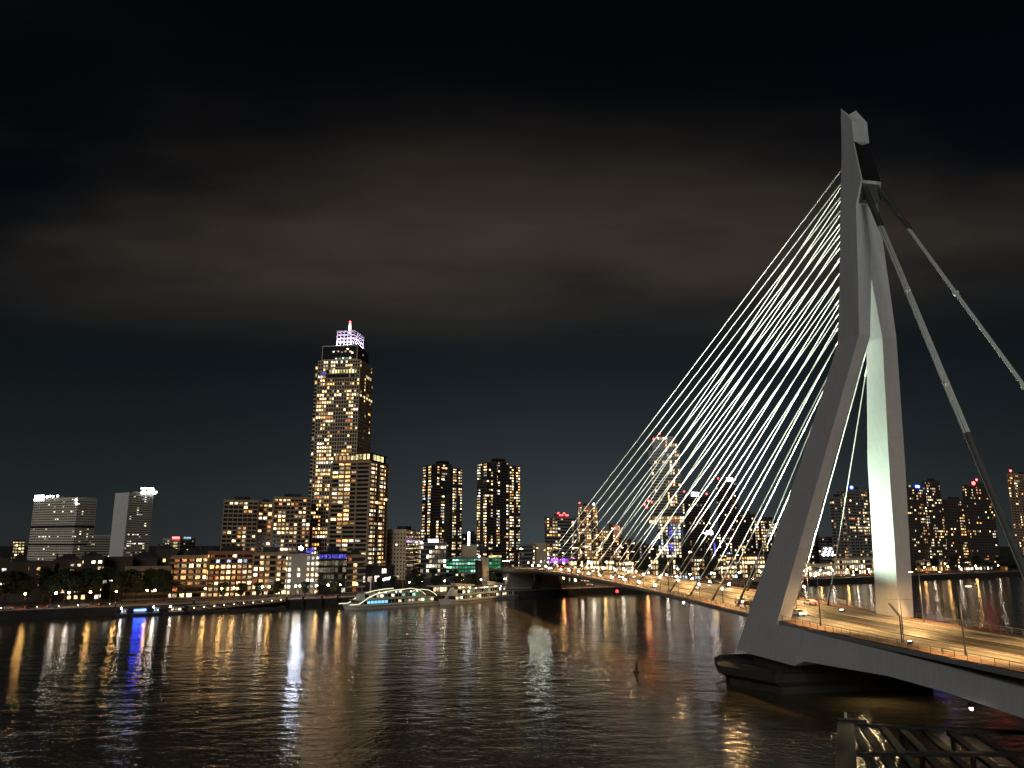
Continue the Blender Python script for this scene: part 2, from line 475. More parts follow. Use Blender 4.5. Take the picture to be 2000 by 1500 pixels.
cope = tag(MB().loft([[bankpt(-900, -.7, GZ - .25), bankpt(1600, -.7, GZ - .25), bankpt(1600, 1.1, GZ - .25), bankpt(-900, 1.1, GZ - .25)],
                      [bankpt(-900, -.7, GZ + .08), bankpt(1600, -.7, GZ + .08), bankpt(1600, 1.1, GZ + .08), bankpt(-900, 1.1, GZ + .08)]]).build('kerb', M_kerb), kind='structure')

# ------------------------------------------------------------------ the bridge
bridge = thing('cable_stayed_bridge', 'cable-stayed bridge with one tall bent white pylon crossing the river', 'bridge', (BO.x, BO.y, 0), BANG)
def prism(poly, e0, e1):
    a = [(e0, s, z) for s, z in poly]; b = [(e1, s, z) for s, z in poly]
    return MB().loft([a, b])
# pylon
for sg in (-1, 1):
    def ring(z, eo, ei, sno, sso, sni, ssi):
        return [(sg * eo, sso, z), (sg * ei, ssi, z), (sg * ei, sni, z), (sg * eo, sno, z)]
    k_ = 0.45 if sg > 0 else 0.0
    mb = MB().loft([ring(7.2, 19.1 - k_, 15.5, 14.0, -2.0, 9.0, -1.2), ring(15.0, 17.45 - k_, 13.85, 10.9, -2.3, 6.3, -1.5), ring(50, 10.1, 6.8, -4.3, -13.2, -4.9, -12.2),
                    ring(76, 4.6, 1.5, -13.8, -21.2, -15.4, -20.7), ring(89, 3.8, 0.05, -15.0, -21.6, -15.6, -21.0), ring(106, 2.8, 0.05, -16.3, -21.9, -16.3, -21.9)])
    leg = mb.build('pylon_leg', M_steel, bridge)
    tag(leg, 'floodlit far leg of the pylon' if sg > 0 else 'near leg of the pylon with its outer face in grey shade')
    # foot block and side-span girder under the deck edge
    def gring(k, e0):
        lo_z = [7.0, 7.0, 8.3, 9.1, 8.6, 7.8, 6.6][k]; hi_z = [14.3, 14.3, 14.0, 13.3, 12.7, 12.0, 11.0][k]
        st_ = [10.6, -10.5, -13.6, -37, -50, -60, -76][k]
        return [(sg * (e0 + (hi_z - lo_z) * .2115 * (1, 1, .9, .3, .1, 0, 0)[k]), st_, lo_z), (sg * e0, st_, hi_z), (sg * (e0 - 3.2), st_, hi_z), (sg * (e0 - 3.2), st_, lo_z)]
    MB().loft([gring(k, e_) for k, e_ in enumerate((17.61, 17.61, 17.62, 16.9, 16.4, 16.0, 15.6))]).build('side_girder', M_steel, bridge)
mb = MB()
def hring(z, e, sn, ss): return [(-e, ss, z), (e, ss, z), (e, sn, z), (-e, sn, z)]
mb.loft([hring(106, 2.8, -16.3, -21.9), hring(111, 2.55, -16.7, -24.1), hring(121.2, 1.95, -17.7, -22.0)])
mb.build('pylon_neck', M_steel, bridge)
hd_ = MB()
hd_.add([(-2, -18.9, 131.6), (0, -18.9, 130.3), (2, -18.9, 131.6), (2, -17.7, 121.0), (-2, -17.7, 121.0),
         (-2, -22.2, 126.6), (0, -22.2, 126.1), (2, -22.2, 126.6), (2, -22.2, 121.4), (0, -22.3, 120.6), (-2, -22.2, 121.4)],
        [(0, 4, 3, 2, 1), (0, 1, 6, 5), (1, 2, 7, 6), (5, 6, 7, 8, 9, 10), (0, 5, 10, 4), (2, 3, 8, 7), (4, 10, 9, 8, 3)])
hd_.build('pylon_head', M_steel, bridge)
# black panel over the south face of the neck, its shade put in as colour
MB().add([(-2.2, -24.13, 111.0), (2.5, -24.13, 111.0), (1.95, -22.06, 121.2), (-1.7, -22.06, 121.2), (-2.2, -24.0, 111.0), (2.2, -24.0, 111.0), (1.7, -21.9, 121.2), (-1.7, -21.9, 121.2)], [(0, 1, 2, 3), (0, 4, 5, 1), (1, 5, 6, 2), (2, 6, 7, 3), (3, 7, 4, 0)]).build('neck_shade_panel', M_black, bridge)
MB().box(-2.2, 2.2, -23.9, -21.6, 106.4, 110.3).build('backstay_saddle', mat('saddle_grey', (.10, .10, .095), .6), bridge)
# deck: lofted cross section
S0, S1 = -118, 470
ss = [S0 + i * 6.0 for i in range(int((S1 - S0) / 6) + 1)]
def strip(e0, e1, dz0, dz1, m, name, parent, sa=S0, sb=S1):
    mb = MB(); st = [s for s in ss if sa < s < sb]; st = [sa] + st + [sb]
    rings = [[(e0, s, deck_z(s) + dz0), (e1, s, deck_z(s) + dz0), (e1, s, deck_z(s) + dz1), (e0, s, deck_z(s) + dz1)] for s in st]
    return mb.loft(rings).build(name, m, parent)
deck = MB().loft([[(-17.2, s, deck_z(s) - .75), (-17.2, s, deck_z(s)), (17.2, s, deck_z(s)), (17.2, s, deck_z(s) - .75), (13.0, s, deck_z(s) - 1.25), (11.0, s, deck_z(s) - 2.4), (-11.0, s, deck_z(s) - 2.4), (-13.0, s, deck_z(s) - 1.25)] for s in ss]).build('deck', M_fascia, bridge)
for sg in (-1, 1):
    a, b = sorted((sg * 17.0, sg * 13.4))
    tag(strip(a, b, 0, 0.16, M_path, 'footway', deck), 'reddish brown path along the deck edge')
    a, b = sorted((sg * 13.4, sg * 13.05)); strip(a, b, 0, 0.20, M_kerb, 'kerb', deck)
    a, b = sorted((sg * 13.05, sg * 4.9)); strip(a, b, 0, 0.012, M_asph, 'carriageway', deck)
    a, b = sorted((sg * 4.9, sg * 4.55)); strip(a, b, 0, 0.22, M_kerb, 'kerb', deck)
    for off in (1.15, 2.6):
        a, b = sorted((sg * off - .09, sg * off + .09)); strip(a, b, 0.05, 0.085, M_rail, 'tram_rail', deck)
    for off in (0.62, 3.25):
        a, b = sorted((sg * off - .3, sg * off + .3)); strip(a, b, 0.05, 0.075, M_rail, 'drain_channel', deck)
    a, b = sorted((sg * 12.6, sg * 12.42)); strip(a, b, 0.012, 0.018, M_paint, 'edge_line', deck)
    a, b = sorted((sg * 5.35, sg * 5.17)); strip(a, b, 0.012, 0.018, M_paint, 'edge_line', deck)
    a, b = sorted((sg * 10.35, sg * 9.8)); strip(a, b, 0.012, 0.017, M_rail, 'cycle_strip', deck)
    a, b = sorted((sg * 1.4, sg * 2.35)); strip(a, b, 0.05, 0.056, M_slot, 'track_slab', deck)
    a, b = sorted((sg * 4.45, sg * 3.75)); strip(a, b, 0.05, 0.056, M_slot, 'track_slab', deck)
    a, b = sorted((sg * 7.0, sg * 6.45)); strip(a, b, 0.012, 0.0165, M_worn, 'wheel_track', deck)
    for k in range(40):
        s = -100 + k * 11.0
        strip(sg * 8.0 - .09, sg * 8.0 + .09, 0.012, 0.018, M_paint, 'lane_dash', deck, s, s + 3.6)
strip(-4.55, 4.55, 0, 0.05, M_tram, 'tram_bed', deck)
# railings
for sg in (-1, 1):
    rl = MB()
    for h in (0.45, 0.8, 1.15):
        rl.tube([(sg * 16.9, s, deck_z(s) + .16 + h) for s in ss], 0.045 if h > 1 else 0.025, 4)
    rail = tag(rl.build('railing', M_grey, bridge), 'slim grey railing along the deck edge')
    pm = MB().box(-.04, .04, -.04, .04, 0, 1.2).mesh('railing_post', M_grey)
    s = -110
    while s < 330:
        inst('railing_post', pm, rail, (sg * 16.9, s, deck_z(s) + .16)); s += 2.6
# stay cables
for sg in (-1, 1):
    for k in range(16):
        s = 24 + 13.9 * k
        zt = 73 + (118 - 73) * k / 15
        f = (zt - 76) / 30
        if zt < 76: sn, ee = -13.6 + (76 - zt) * (14 + 13.6) / 68.8, 3.0 + (76 - zt) * .2
        elif zt < 106: sn, ee = -13.6 + (-16.3 + 13.6) * f, 3.0 - 1.5 * f
        else: sn, ee = -16.3 - (zt - 106) * .085, 1.3
        foot = Vector((sg * 12.9, s, deck_z(s) + .2)); top = Vector((sg * ee, sn - .3, zt))
        d = (top - foot).normalized(); L = (top - foot).length
        nseg = 24
        c = MB().tube([foot + d * (6.0 + (L - 6.0) * q / nseg) - Vector((0, 0, L * .0022 * math.sin(math.pi * q / nseg))) for q in range(nseg + 1)], 0.13, 8).build('stay_cable', M_cable, bridge)
        MB().tube([foot - d * .3, foot + d * 1.1, foot + d * 6.6], [0.34, 0.27, 0.25], 8).build('anchor_sleeve', M_sleeve, c, smooth=True)
        MB().tube([top - d * 4.2, top], 0.16, 8).build('anchor_socket', M_cable, c, smooth=True)
# backstays: a bundle of four on either side, clamped together twice
for sg in (-1, 1):
    t0 = Vector((sg * 1.9, -24.2, 109.0)); t1 = Vector((sg * 14.2, -70.0, 14.2))
    d = (t1 - t0).normalized(); x = d.cross(Vector((0, 0, 1))).normalized(); y = x.cross(d)
    cs = []
    for ox, oy in ((-.44, 0), (0, .1), (.44, 0)):
        o_ = x * ox + y * oy
        c = MB().tube([t0 + o_, t1 + o_], 0.19, 12).build('backstay', M_cable, bridge, smooth=True); cs.append(c)
    MB().tube([t0, t0 + d * 13], 0.64, 12).build('backstay_sleeve', M_sleeve, bridge)
    MB().tube([t0 + d * 66, t1], 0.62, 12).build('backstay_sleeve', mat('sleeve_grey', (.13, .135, .135), .6), bridge)
    for f in (0.30, 0.52):
        p = t0 + (t1 - t0) * f
        MB().tube([p - d * .35, p + d * .25], 0.60, 12).build('clamp', M_cable, bridge)
# piers
def ngon(pts, z): return [(e, s, z) for e, s in pts]
plan = [(-25.5, 11), (-20.5, 23), (20.5, 23), (25.5, 11), (22, -4), (-20, -4)]
def sh(pts, k, dy=0): return [(e * k, 8 + (s - 8) * k + dy) for e, s in pts]
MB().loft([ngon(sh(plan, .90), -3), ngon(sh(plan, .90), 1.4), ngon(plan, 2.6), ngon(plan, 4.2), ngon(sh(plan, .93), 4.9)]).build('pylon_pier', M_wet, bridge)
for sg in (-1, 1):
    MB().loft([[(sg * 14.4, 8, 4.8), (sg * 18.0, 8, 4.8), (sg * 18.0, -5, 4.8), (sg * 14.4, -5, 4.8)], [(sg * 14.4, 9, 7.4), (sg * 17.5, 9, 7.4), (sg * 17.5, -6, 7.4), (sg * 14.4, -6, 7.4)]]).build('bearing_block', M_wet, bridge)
MB().loft([[(-15, -66, -3), (-15, -74, -3), (15, -74, -3), (15, -66, -3)], [(-16.2, -64.5, 9.6), (-16.2, -76, 9.6), (16.2, -76, 9.6), (16.2, -64.5, 9.6)]]).build('anchor_pier', M_pale, bridge)
# north pier: two slabs leaning apart over the water
for e0, e1 in ((-12, 3.5), (9.5, 23)):
    prism([(316, -2), (326, -2), (326, 5), (334, deck_z(334) - 1.2), (310, deck_z(310) - 1.2), (316, 5)], e0, e1).build('river_pier', M_conc, bridge)
prism([(318, -2), (324, -2), (324, 3.4), (318, 3.4)], 3.5, 9.5).build('river_pier_base', M_conc, bridge)
for s in (352, 384, 416):
    for e in (-13, 0, 13):
        MB().box(e - .7, e + .7, s - .7, s + .7, 2, deck_z(s) - 1.0).build('approach_column', M_conc, bridge)

# lamps of the bridge ------------------------------------------------
def tall_post(base, h, arm, rz, label, energy, inward, colr=(1.0, 0.57, 0.20), group='tall lamp posts along the bridge deck', pm=M_grey):
    t = thing('lamp_post', label, 'lamp post', base, rz, group)
    MB().tube([(0, 0, 0), (0, 0, .8)], .2, 8).build('base', pm, t)
    MB().tube([(0, 0, .8), (0, 0, h)], [.13, .075], 6).build('pole', pm, t, smooth=True)
    MB().tube([(0, 0, h - .05), (arm * .5, 0, h + .2), (arm, 0, h + .2)], .05, 5).build('bracket', pm, t)
    hd = MB().box(arm - .5, arm + .5, -.2, .2, h + .12, h + .3).build('lamp_head', M_black, t)
    MB().box(arm - .4, arm + .4, -.15, .15, h + .07, h + .116).build('lens', MATS['lens_amber'], hd)
    spot('road_lamp', (arm, 0, h - .02), ((arm * 3.6) if inward else arm * 1.5, 0, 0), energy, 128 if inward else 158, colr, .35, .18, t)
    return t
glow('lens_amber', (1.0, 0.68, 0.32), 30.0)
n = 0
for k, s in enumerate((-100, -76, -51, -12, 31, 66, 101, 136, 171, 206, 241, 276, 311)):
    for sg in (-1, 1):
        e = sg * 13.25
        p = W(e, s + (0 if sg < 0 else 2), deck_z(s) + .2)
        lab = '%s tall lamp post from the near end, %s side of the bridge deck' % (ORD[k], 'near' if sg < 0 else 'far')
        tall_post(p, 10.6, 2.0, BANG + (0 if sg < 0 else math.pi), lab, 30000, s < 25)
gm_post = MB().tube([(0, 0, 0), (0, 0, 3.3)], [.08, .05], 6).mesh('post', M_black)
gm_collar = MB().tube([(0, 0, 3.25), (0, 0, 3.45)], .13, 8).mesh('collar', M_black)
gm_ball = MB().ball((0, 0, 3.75), .30, 10, 6).mesh('globe', L_globe, True)
def globe_lamp(p, label, group):
    t = thing('globe_lamp', label, 'lamp', p, 0, group)
    inst('post', gm_post, t); inst('collar', gm_collar, t); inst('globe', gm_ball, t)
    return t
for k in range(15):
    s = 31 + 13.9 * k
    globe_lamp(W(-13.25, s, deck_z(s) + .2), '%s white globe lamp from the pylon, along the near edge of the deck' % ORD[k], 'globe lamps between the near stay cables')
    if k % 2 == 0:
        globe_lamp(W(13.25, s + 4, deck_z(s) + .2), '%s white globe lamp from the pylon, along the far edge of the deck' % ORD[k // 2], 'globe lamps along the far deck edge')
# floodlights at the cable feet, lenses tilted up along the stays
for sg in (-1, 1):
    for k in range(4, 16):
        s = 24 + 13.9 * k - 1.6
        t = thing('floodlight', '%s bright floodlight from the pylon at the foot of the %s row of stay cables' % (ORD[k - 4], 'near' if sg < 0 else 'far'), 'floodlight', W(-16.55 if (sg < 0 and k >= 13) else sg * 12.9, s, deck_z(s) + .2), BANG, 'floodlights at the cable feet')
        hs = 1.5 if (sg < 0 and k >= 13) else .5
        MB().box(-.12, .12, -.12, .12, 0, hs).build('stand', M_black, t)
        b_ = MB().box(-.38, .38, -.25, .25, -.3, .3).build('housing', M_black, t, (0, 0, hs + .3)); b_.rotation_euler = (R(-22), 0, 0)
        ubox('lens', L_far if k >= 13 and sg < 0 else L_flood, b_, 0, -.27, 0, .66, .04, .5)
# floods added to light the cable fan, then floodlights for the inner leg faces
FL = (0.95, 1.0, 0.80)
for i, (e, s, tgt, en, ang) in enumerate([(0, 32, (0, 38, 90), 850000, 104), (0, 74, (0, 80, 95), 130000, 126), (0, 130, (0, 134, 90), 85000, 134), (0, 182, (0, 180, 80), 75000, 138), (0, 222, (0, 216, 70), 45000, 140)]):
    p = W(e, s, deck_z(s) + .1)
    t = thing('added_cable_flood', 'added low floodlight on the tram bed lighting the cables, %s from the pylon' % ORD[i], 'floodlight', p, 0, 'added floodlights on the tram bed')
    MB().box(-.5, .5, -.3, .3, 0, .35).build('housing', M_black, t)
    ubox('lens', L_globe, t, 0, 0, .37, .8, .45, .03)
    q = W(*tgt)
    spot('cable_beam', (0, 0, .6), q - p, en, ang, FL, .6, .4, t)
for sg in (1, -1):
    p = W(-sg * 6.5, 9.0, deck_z(9) + .3)
    t = thing('pylon_floodlight', 'squat floodlight on the deck aimed up the %s pylon leg' % ('far' if sg > 0 else 'near'), 'floodlight', p, BANG, 'floodlights at the pylon')
    MB().box(-.5, .5, -.4, .4, 0, .5).build('housing', M_black, t)
    ubox('lens', L_globe, t, sg * .1, 0, .53, .7, .6, .03)
    lo_ = Matrix.Rotation(-BANG, 4, 'Z') @ (W(sg * 8.5, -7.0, 46) - p)
    spot('leg_beam', (0, 0, .7), lo_, 125000, 84, (0.78, 1.0, 0.72), 1.0, .3, t)
p = W(-13.0, -38, deck_z(-38) + .2)
t = thing('backstay_floodlight', 'small floodlight on the near path aimed up the backstays', 'floodlight', p, BANG)
MB().box(-.3, .3, -.3, .3, 0, .5).build('housing', M_black, t); ubox('lens', L_globe, t, 0, 0, .53, .4, .4, .03)
spot('backstay_beam', (0, 0, .7), Matrix.Rotation(-BANG, 4, 'Z') @ (W(-6, -40, 72) - p), 60000, 34, (0.78, 1.0, 0.86), .8, .3, t)
# navigation lights under the deck
nav = thing('navigation_light', 'red navigation light hanging under the middle of the bridge deck', 'signal light', W(-10, 122, deck_z(122) - 2.5), BANG)
MB().box(-.3, .3, -.3, .3, 0, .3).build('bracket', M_black, nav); MB().tube([(0, 0, 0), (0, 0, -1.4)], .08, 5).build('stem', M_black, nav)
MB().ball((0, 0, -1.8), .5, 10, 6).build('lamp', glow('nav_red', (1.0, .03, .03), 9.0), nav, smooth=True)
nav = thing('navigation_marker', 'pale navigation marker lamp under the deck edge near the pylon', 'signal light', W(-16.6, 47, deck_z(47) - .8), BANG)
MB().box(-.1, .1, -1.2, 1.2, -1.1, 0).build('panel', M_white, nav); ubox('lamp', L_globe, nav, -.16, 1.0, -.5, .1, .5, .4)
# tram line mast with leaning arm on the near carriageway
ms = thing('signal_gantry', 'dark forked mast standing beside the near traffic lane', 'mast', W(-12.2, -35, deck_z(-35)), BANG)
MB().tube([(0, 0, 0), (0, 0, 4.6)], .11, 6).build('post', M_black, ms); MB().tube([(.35, 0, 0), (.35, 0, 4.6)], .07, 6).build('post', M_black, ms)
MB().tube([(0, 0, 4.5), (-1.0, 1.4, 6.8)], .1, 6).build('arm', M_black, ms); MB().tube([(.35, 0, 4.5), (-.65, 1.4, 6.8)], .07, 6).build('arm', M_black, ms)
MB().box(-.05, .4, -.06, .06, 3.0, 3.12).build('rung', M_black, ms)
# overhead-line masts of the tram
for k in range(7):
    s = -58 + 38 * k
    t = thing('tram_mast', '%s slender tram wire mast from the near end, in the middle of the deck' % ORD[k], 'mast', W(0, s, deck_z(s) + .05), BANG, 'tram wire masts')
    MB().tube([(0, 0, 0), (0, 0, 6.4)], [.11, .07], 6).build('pole', M_grey, t)
    MB().tube([(-3.2, 0, 6.0), (3.2, 0, 6.0)], .04, 5).build('cross_arm', M_grey, t)

# cars ---------------------------------------------------------------
def car_proto(paint):
    t = inst('car', None)
    prof = [(-2.1, .45), (-2.15, .85), (-1.25, .98), (-.55, 1.42), (.95, 1.45), (1.75, 1.02), (2.12, .92), (2.15, .45)]
    rings = []
    for x, k in ((-.86, .93), (-.80, 1.0), (.80, 1.0), (.86, .93)):
        rings.append([(x * (1 if z < 1.1 else .82), y * k if z < 1.1 else y * .97, z) for y, z in prof])
    MB().loft(rings).build('body', paint, t, smooth=False)
    g = MB()
    g.add([(-.69, -1.19, 1.0), (.69, -1.19, 1.0), (.6, -.6, 1.385), (-.6, -.6, 1.385)], [(0, 1, 2, 3)])
    g.v = [(x, y - .02, z + .03) for x, y, z in g.v]; g.build('windscreen', M_glass, t)
    MB().box(-.845, .845, -.75, 1.15, 1.0, 1.3).build('side_glass', M_glass, t)
    for sx in (-1, 1):
        for y in (-1.3, 1.35):
            w = MB().tube([(sx * .70, y, .33), (sx * .90, y, .33)], .33, 12).build('wheel', M_rubber, t)
            MB().tube([(sx * .895, y, .33), (sx * .915, y, .33)], .19, 10).build('rim', M_grey, w)
        ubox('headlight', L_head, t, sx * .62, -2.15, .72, .36, .06, .2)
        ubox('taillight', L_tail, t, sx * .66, 2.15, .76, .34, .05, .2)
        ubox('mirror', paint, t, sx * .98, -.62, 1.05, .16, .1, .12)
    return t
CARS = [car_proto(M_carw), car_proto(M_card), car_proto(M_cars)]
used = [False] * 3
def place_car(i, loc, rz, label, group):
    if not used[i]:
        used[i] = True; o = CARS[i]; o.location = loc; o.rotation_euler = (0, 0, rz); o['label'] = label; o['group'] = group
    else:
        o = copy_thing(CARS[i], loc, rz, label, group)
    o['category'] = 'car'; o['kind'] = 'thing'
    return o
for i, e, s, flip, lab in [
    (0, -7.2, 6, 0, 'white car with headlights on, beside the near pylon leg'),
    (2, -8.2, 31, 0, 'silver car with headlights on, just past the near pylon leg'),
    (1, -9.3, 24, 0, 'dark car half hidden behind the near pylon leg'),
    (0, 9.0, 26, 1, 'white car with red tail lights between the two pylon legs'),
    (1, -7.0, 128, 0, 'dark car with headlights on under the middle stay cables'),
    (2, 7.0, 150, 1, 'silver car with red tail lights under the middle stay cables'),
    (1, 9.4, 196, 1, 'dark car with red tail lights among the outer stay cables'),
    (0, 7.0, 214, 1, 'white car with red tail lights among the outer stay cables'),
    (2, -7.2, 232, 0, 'silver car coming over the bridge by the outermost cable foot'),
    (1, 7.2, 262, 1, 'dark car with red tail lights beyond the last cable'),
    (0, 9.4, 276, 1, 'white car with red tail lights beyond the last cable')]:
    place_car(i, W(e, s, deck_z(s) + .015), BANG + (math.pi if flip else 0), lab, 'cars driving on the bridge')

# ------------------------------------------------------------------ the town
BUILT = {}
def volume(t, x0, x1, y0, y1, z0, z1, body, band, fl=3.1, bh=0.8, proud=0.25, faces='LR', bay=3.0, bayr=None, lit=0.3, pal='home', pier=0, pierm=None,
           ww=0.72, wh=None, seed=0, skip=0, colf=None, nobody=False, rows=None, slab=True, top=True, patch=None):
    """a block of storeys: dark glazed core, proud floor slabs and piers, and one pane for every lit window"""
    r = random.Random(seed * 7 + 3)
    if not nobody:
        MB().box(x0, x1, y0, y1, z0, z1).build('body', body, t)
    nf = max(1, int(round((z1 - z0) / fl))); fl = (z1 - z0) / nf
    wh = wh or max(0.9, fl - bh - 0.15)
    if slab:
        me = MB().box(x0 - proud, x1 + proud, y0 - proud, y1 + proud, -bh / 2, bh / 2).mesh('floor_slab', band)
        for i in range(skip, nf + (1 if top else 0)):
            inst('floor_slab', me, t, (0, 0, z0 + i * fl + (0 if i < nf else -bh / 2 + .05)))
    for F in faces:
        length = (x1 - x0) if F in 'LB' else (y1 - y0)
        b = (bayr or bay) if F in 'RW' else bay
        nb = max(1, int(round(length / b))); b = length / nb
        if pier:
            pm = pierm or band
            pme = MB().box(-.5, .5, -.5, .5, 0, 1).mesh('pier', pm)
            for j in range(0, nb + 1, pier):
                q = -length / 2 + j * b
                pw = 0.55 if pier == 1 else 0.8
                if F == 'L': inst('pier', pme, t, ((x0 + x1) / 2 + q, y0 - proud * .45, z0), None, (pw, proud * 1.7, z1 - z0))
                else: inst('pier', pme, t, (x1 + proud * .45, (y0 + y1) / 2 + q, z0), None, (proud * 1.7, pw, z1 - z0))
        cp = [r.choice((0.25, 0.5, 0.9, 1.3, 1.9)) for _ in range(nb)]
        if colf and F in colf: cp = [colf[F][j % len(colf[F])] for j in range(nb)]
        carry = [False] * nb
        for i in range(nf):
            rp = r.choice((0.5, 0.8, 1.0, 1.2, 1.6))
            prev = False
            rowspec = rows.get(i) if rows else None
            colr = None
            for j in range(nb):
                pr = 1.22 * lit * cp[j] * rp * (1.8 if prev else 1.0) * (1.5 if carry[j] else 0.85)
                if rowspec is not None: pr = rowspec[0]
                on = r.random() < pr
                if on:
                    if rowspec is not None and len(rowspec) > 1: pn = rowspec[1]
                    elif prev and colr and r.random() < .65: pn = colr
                    else: pn = r.choice(PAL[pal])
                    colr = pn
                    w = b * ww * r.uniform(.8, 1.0); h = wh * r.uniform(.82, 1.0)
                    q = -length / 2 + (j + .5) * b
                    zc = z0 + i * fl + bh / 2 + (fl - bh) / 2
                    d = 0.05
                    if F == 'L': ubox('window', WN[pn], t, (x0 + x1) / 2 + q, y0 - d, zc, w, .12, h)
                    elif F == 'R': ubox('window', WN[pn], t, x1 + d, (y0 + y1) / 2 + q, zc, .12, w, h)
                    elif F == 'W': ubox('window', WN[pn], t, x0 - d, (y0 + y1) / 2 + q, zc, .12, w, h)
                prev = on; carry[j] = on
    return t
def frame(xl, xc, xr, Y, psi, depth=18.0):
    mc, ml, mrr = m_of(xc), m_of(xl), m_of(xr)
    ps = R(psi); C = Vector((mc * Y, Y)); c, s = math.cos(ps), math.sin(ps)
    wl = (C.x - ml * C.y) / (c + ml * s) if xl < xc - .5 and abs(c + ml * s) > .02 else depth
    wr = (mrr * C.y - C.x) / (s - mrr * c) if xr > xc + .5 else depth
    if not 0 < wl < 170: wl = depth
    return C, wl, wr
def tower(name, label, xl, xc, xr, ytop, Y=None, psi=20, d=None, body=None, band=None, cat='building', group=None, z0=GZ, depth=18.0, cap=True, **kw):
    if Y is None: Y = Q(xc, d).y
    C, wl, wr = frame(xl, xc, xr, Y, psi, depth)
    wl, wr = min(wl, 150), min(wr, 150)
    H = z_at(xc, ytop, Y) - z0
    t = thing(name, label, cat, (C.x, C.y, z0), -R(psi), group)
    body = body or M_glass; band = band or M_brown
    volume(t, -wl, 0, 0, wr, 0, H, body, band, seed=int(xl * 3 + xc), **kw)
    MB().box(-wl - .3, .3, -.3, wr + .3, H - .05, H + .9).build('parapet', band, t)
    if cap:
        MB().box(-wl * .72, -wl * .3, wr * .3, wr * .75, H + .8, H + 3.6).build('plant_room', M_roof, t)
    BUILT[name + str(int(xl))] = (t, wl, wr, H)
    t['wl'] = wl; t['wr'] = wr; t['H'] = H
    return t
def roof_lamp(t, x, y, z, m, r=.7, name='roof_light'):
    mb = MB().tube([(x, y, z - 1.4), (x, y, z)], .1, 5).build('stem', M_black, t)
    MB().ball((x, y, z), r, 8, 5).build(name, m, mb, smooth=True)
def sign_panel(t, x, y, z, sx, sy, sz, m=None, name='roof_sign'):
    return ubox(name, m or L_sign, t, x, y, z, sx, sy, sz)

# --- far left: hospital
t = tower('hospital_block', 'broad grey hospital block with glowing white sign on its left roof corner', 57, 143, 180, 972, Y=1250, psi=25, body=M_glassg, band=M_hosp, fl=3.9, bh=2.4, pier=1, pierm=M_hosp, bay=5.2, bayr=4.4, lit=.05, pal='office', ww=.6, wh=2.4, rows={9: (.35, 'white'), 0: (.25, 'white'), 1: (.3, 'white')}, colf={'R': [.4, .4, 7, .4, .4, 3]})
wl, wr, H = t['wl'], t['wr'], t['H']
sign_panel(t, -wl + 12, -.6, H + 2, 23, .8, 8.5)
for x, z in ((-wl + 32, 3), (-wl + 39, 4), (-wl + 47, 3.5), (-wl + 58, 4), (-4, -4), (-2, -9)): roof_lamp(t, x, -.5, H + z, L_sign, 1.7)
MB().box(-wl - .5, .5, -.5, wr + .5, H * .52, H * .56).build('service_floor', M_black, t)
MB().box(-wl - .5, .5, -.5, wr + .5, H * .24, H * .27).build('service_floor', M_black, t)
t = tower('hospital_tower', 'slim pale hospital tower with glowing scribbled sign on its roof', 216, 243, 291, 963, Y=1250, psi=30, body=M_glassg, band=M_hosp, fl=3.6, bh=2.2, bay=3.6, bayr=3.8, lit=.07, pal='cool', ww=.8, rows={7: (.4, 'white'), 11: (.35, 'white'), 20: (.2, 'white'), 3: (.3, 'cream')})
wl, wr, H = t['wl'], t['wr'], t['H']
MB().box(-wl - .4, -.1, -.5, -.1, 0, H + 1).build('end_wall', mat('end_wall_white', (.72, .72, .70), .6, 0, .1, .1), t)
sg_ = MB()
px0 = wr * .45
pts = [(1.0, px0 + a, H + 4 + b) for a, b in ((0, -2), (4, -3), (7, 1), (3, 3), (2, -1), (7, -3), (11, -1), (13, 2), (16, 3), (17, -1), (14, -3), (19, 0), (22, 3), (24, 4), (21, -2), (26, -3), (29, 1))]
sg_.tube(pts, 1.0, 6).build('roof_sign', L_sign, t)
MB().tube([(1.0, px0, H + 8.5), (1.0, px0 + 22, H + 9.5)], 1.3, 6).build('roof_sign', L_sign, t)
t = tower('hospital_link', 'low banded office wing between the two hospital towers', 168, 170, 221, 1046, Y=1270, psi=70, body=M_glassg, band=M_pale, fl=3.8, bh=1.7, lit=.05, pal='office', cap=False, depth=15)
t = tower('grid_block', 'small block with a bright yellow window grid at the far left', 26, 30, 49, 1056, Y=760, psi=40, body=M_glass, band=M_darkb, fl=3.0, bh=1.2, bay=2.2, bayr=2.6, lit=1.3, pal='yellow', cap=False)
t = tower('far_office', 'far low office with a red and blue roof sign left of the apartment towers', 318, 352, 381, 1053, Y=900, psi=15, body=M_glassg, band=M_pale, fl=3.6, bh=1.8, lit=.1, pal='office', cap=False)
sign_panel(t, -t['wl'] * .25, -.6, t['H'] + 1.6, 9, .5, 2, L_red); ubox('roof_sign', WN['ice'], t, 1.0, t['wr'] * .4, t['H'] + 1.4, .5, 12, 2.2)
for k in range(4): ubox('window', WN['yellow'], t, -6, -.5, t['H'] - 4 - k * 3.8, 5, .2, 2.6)

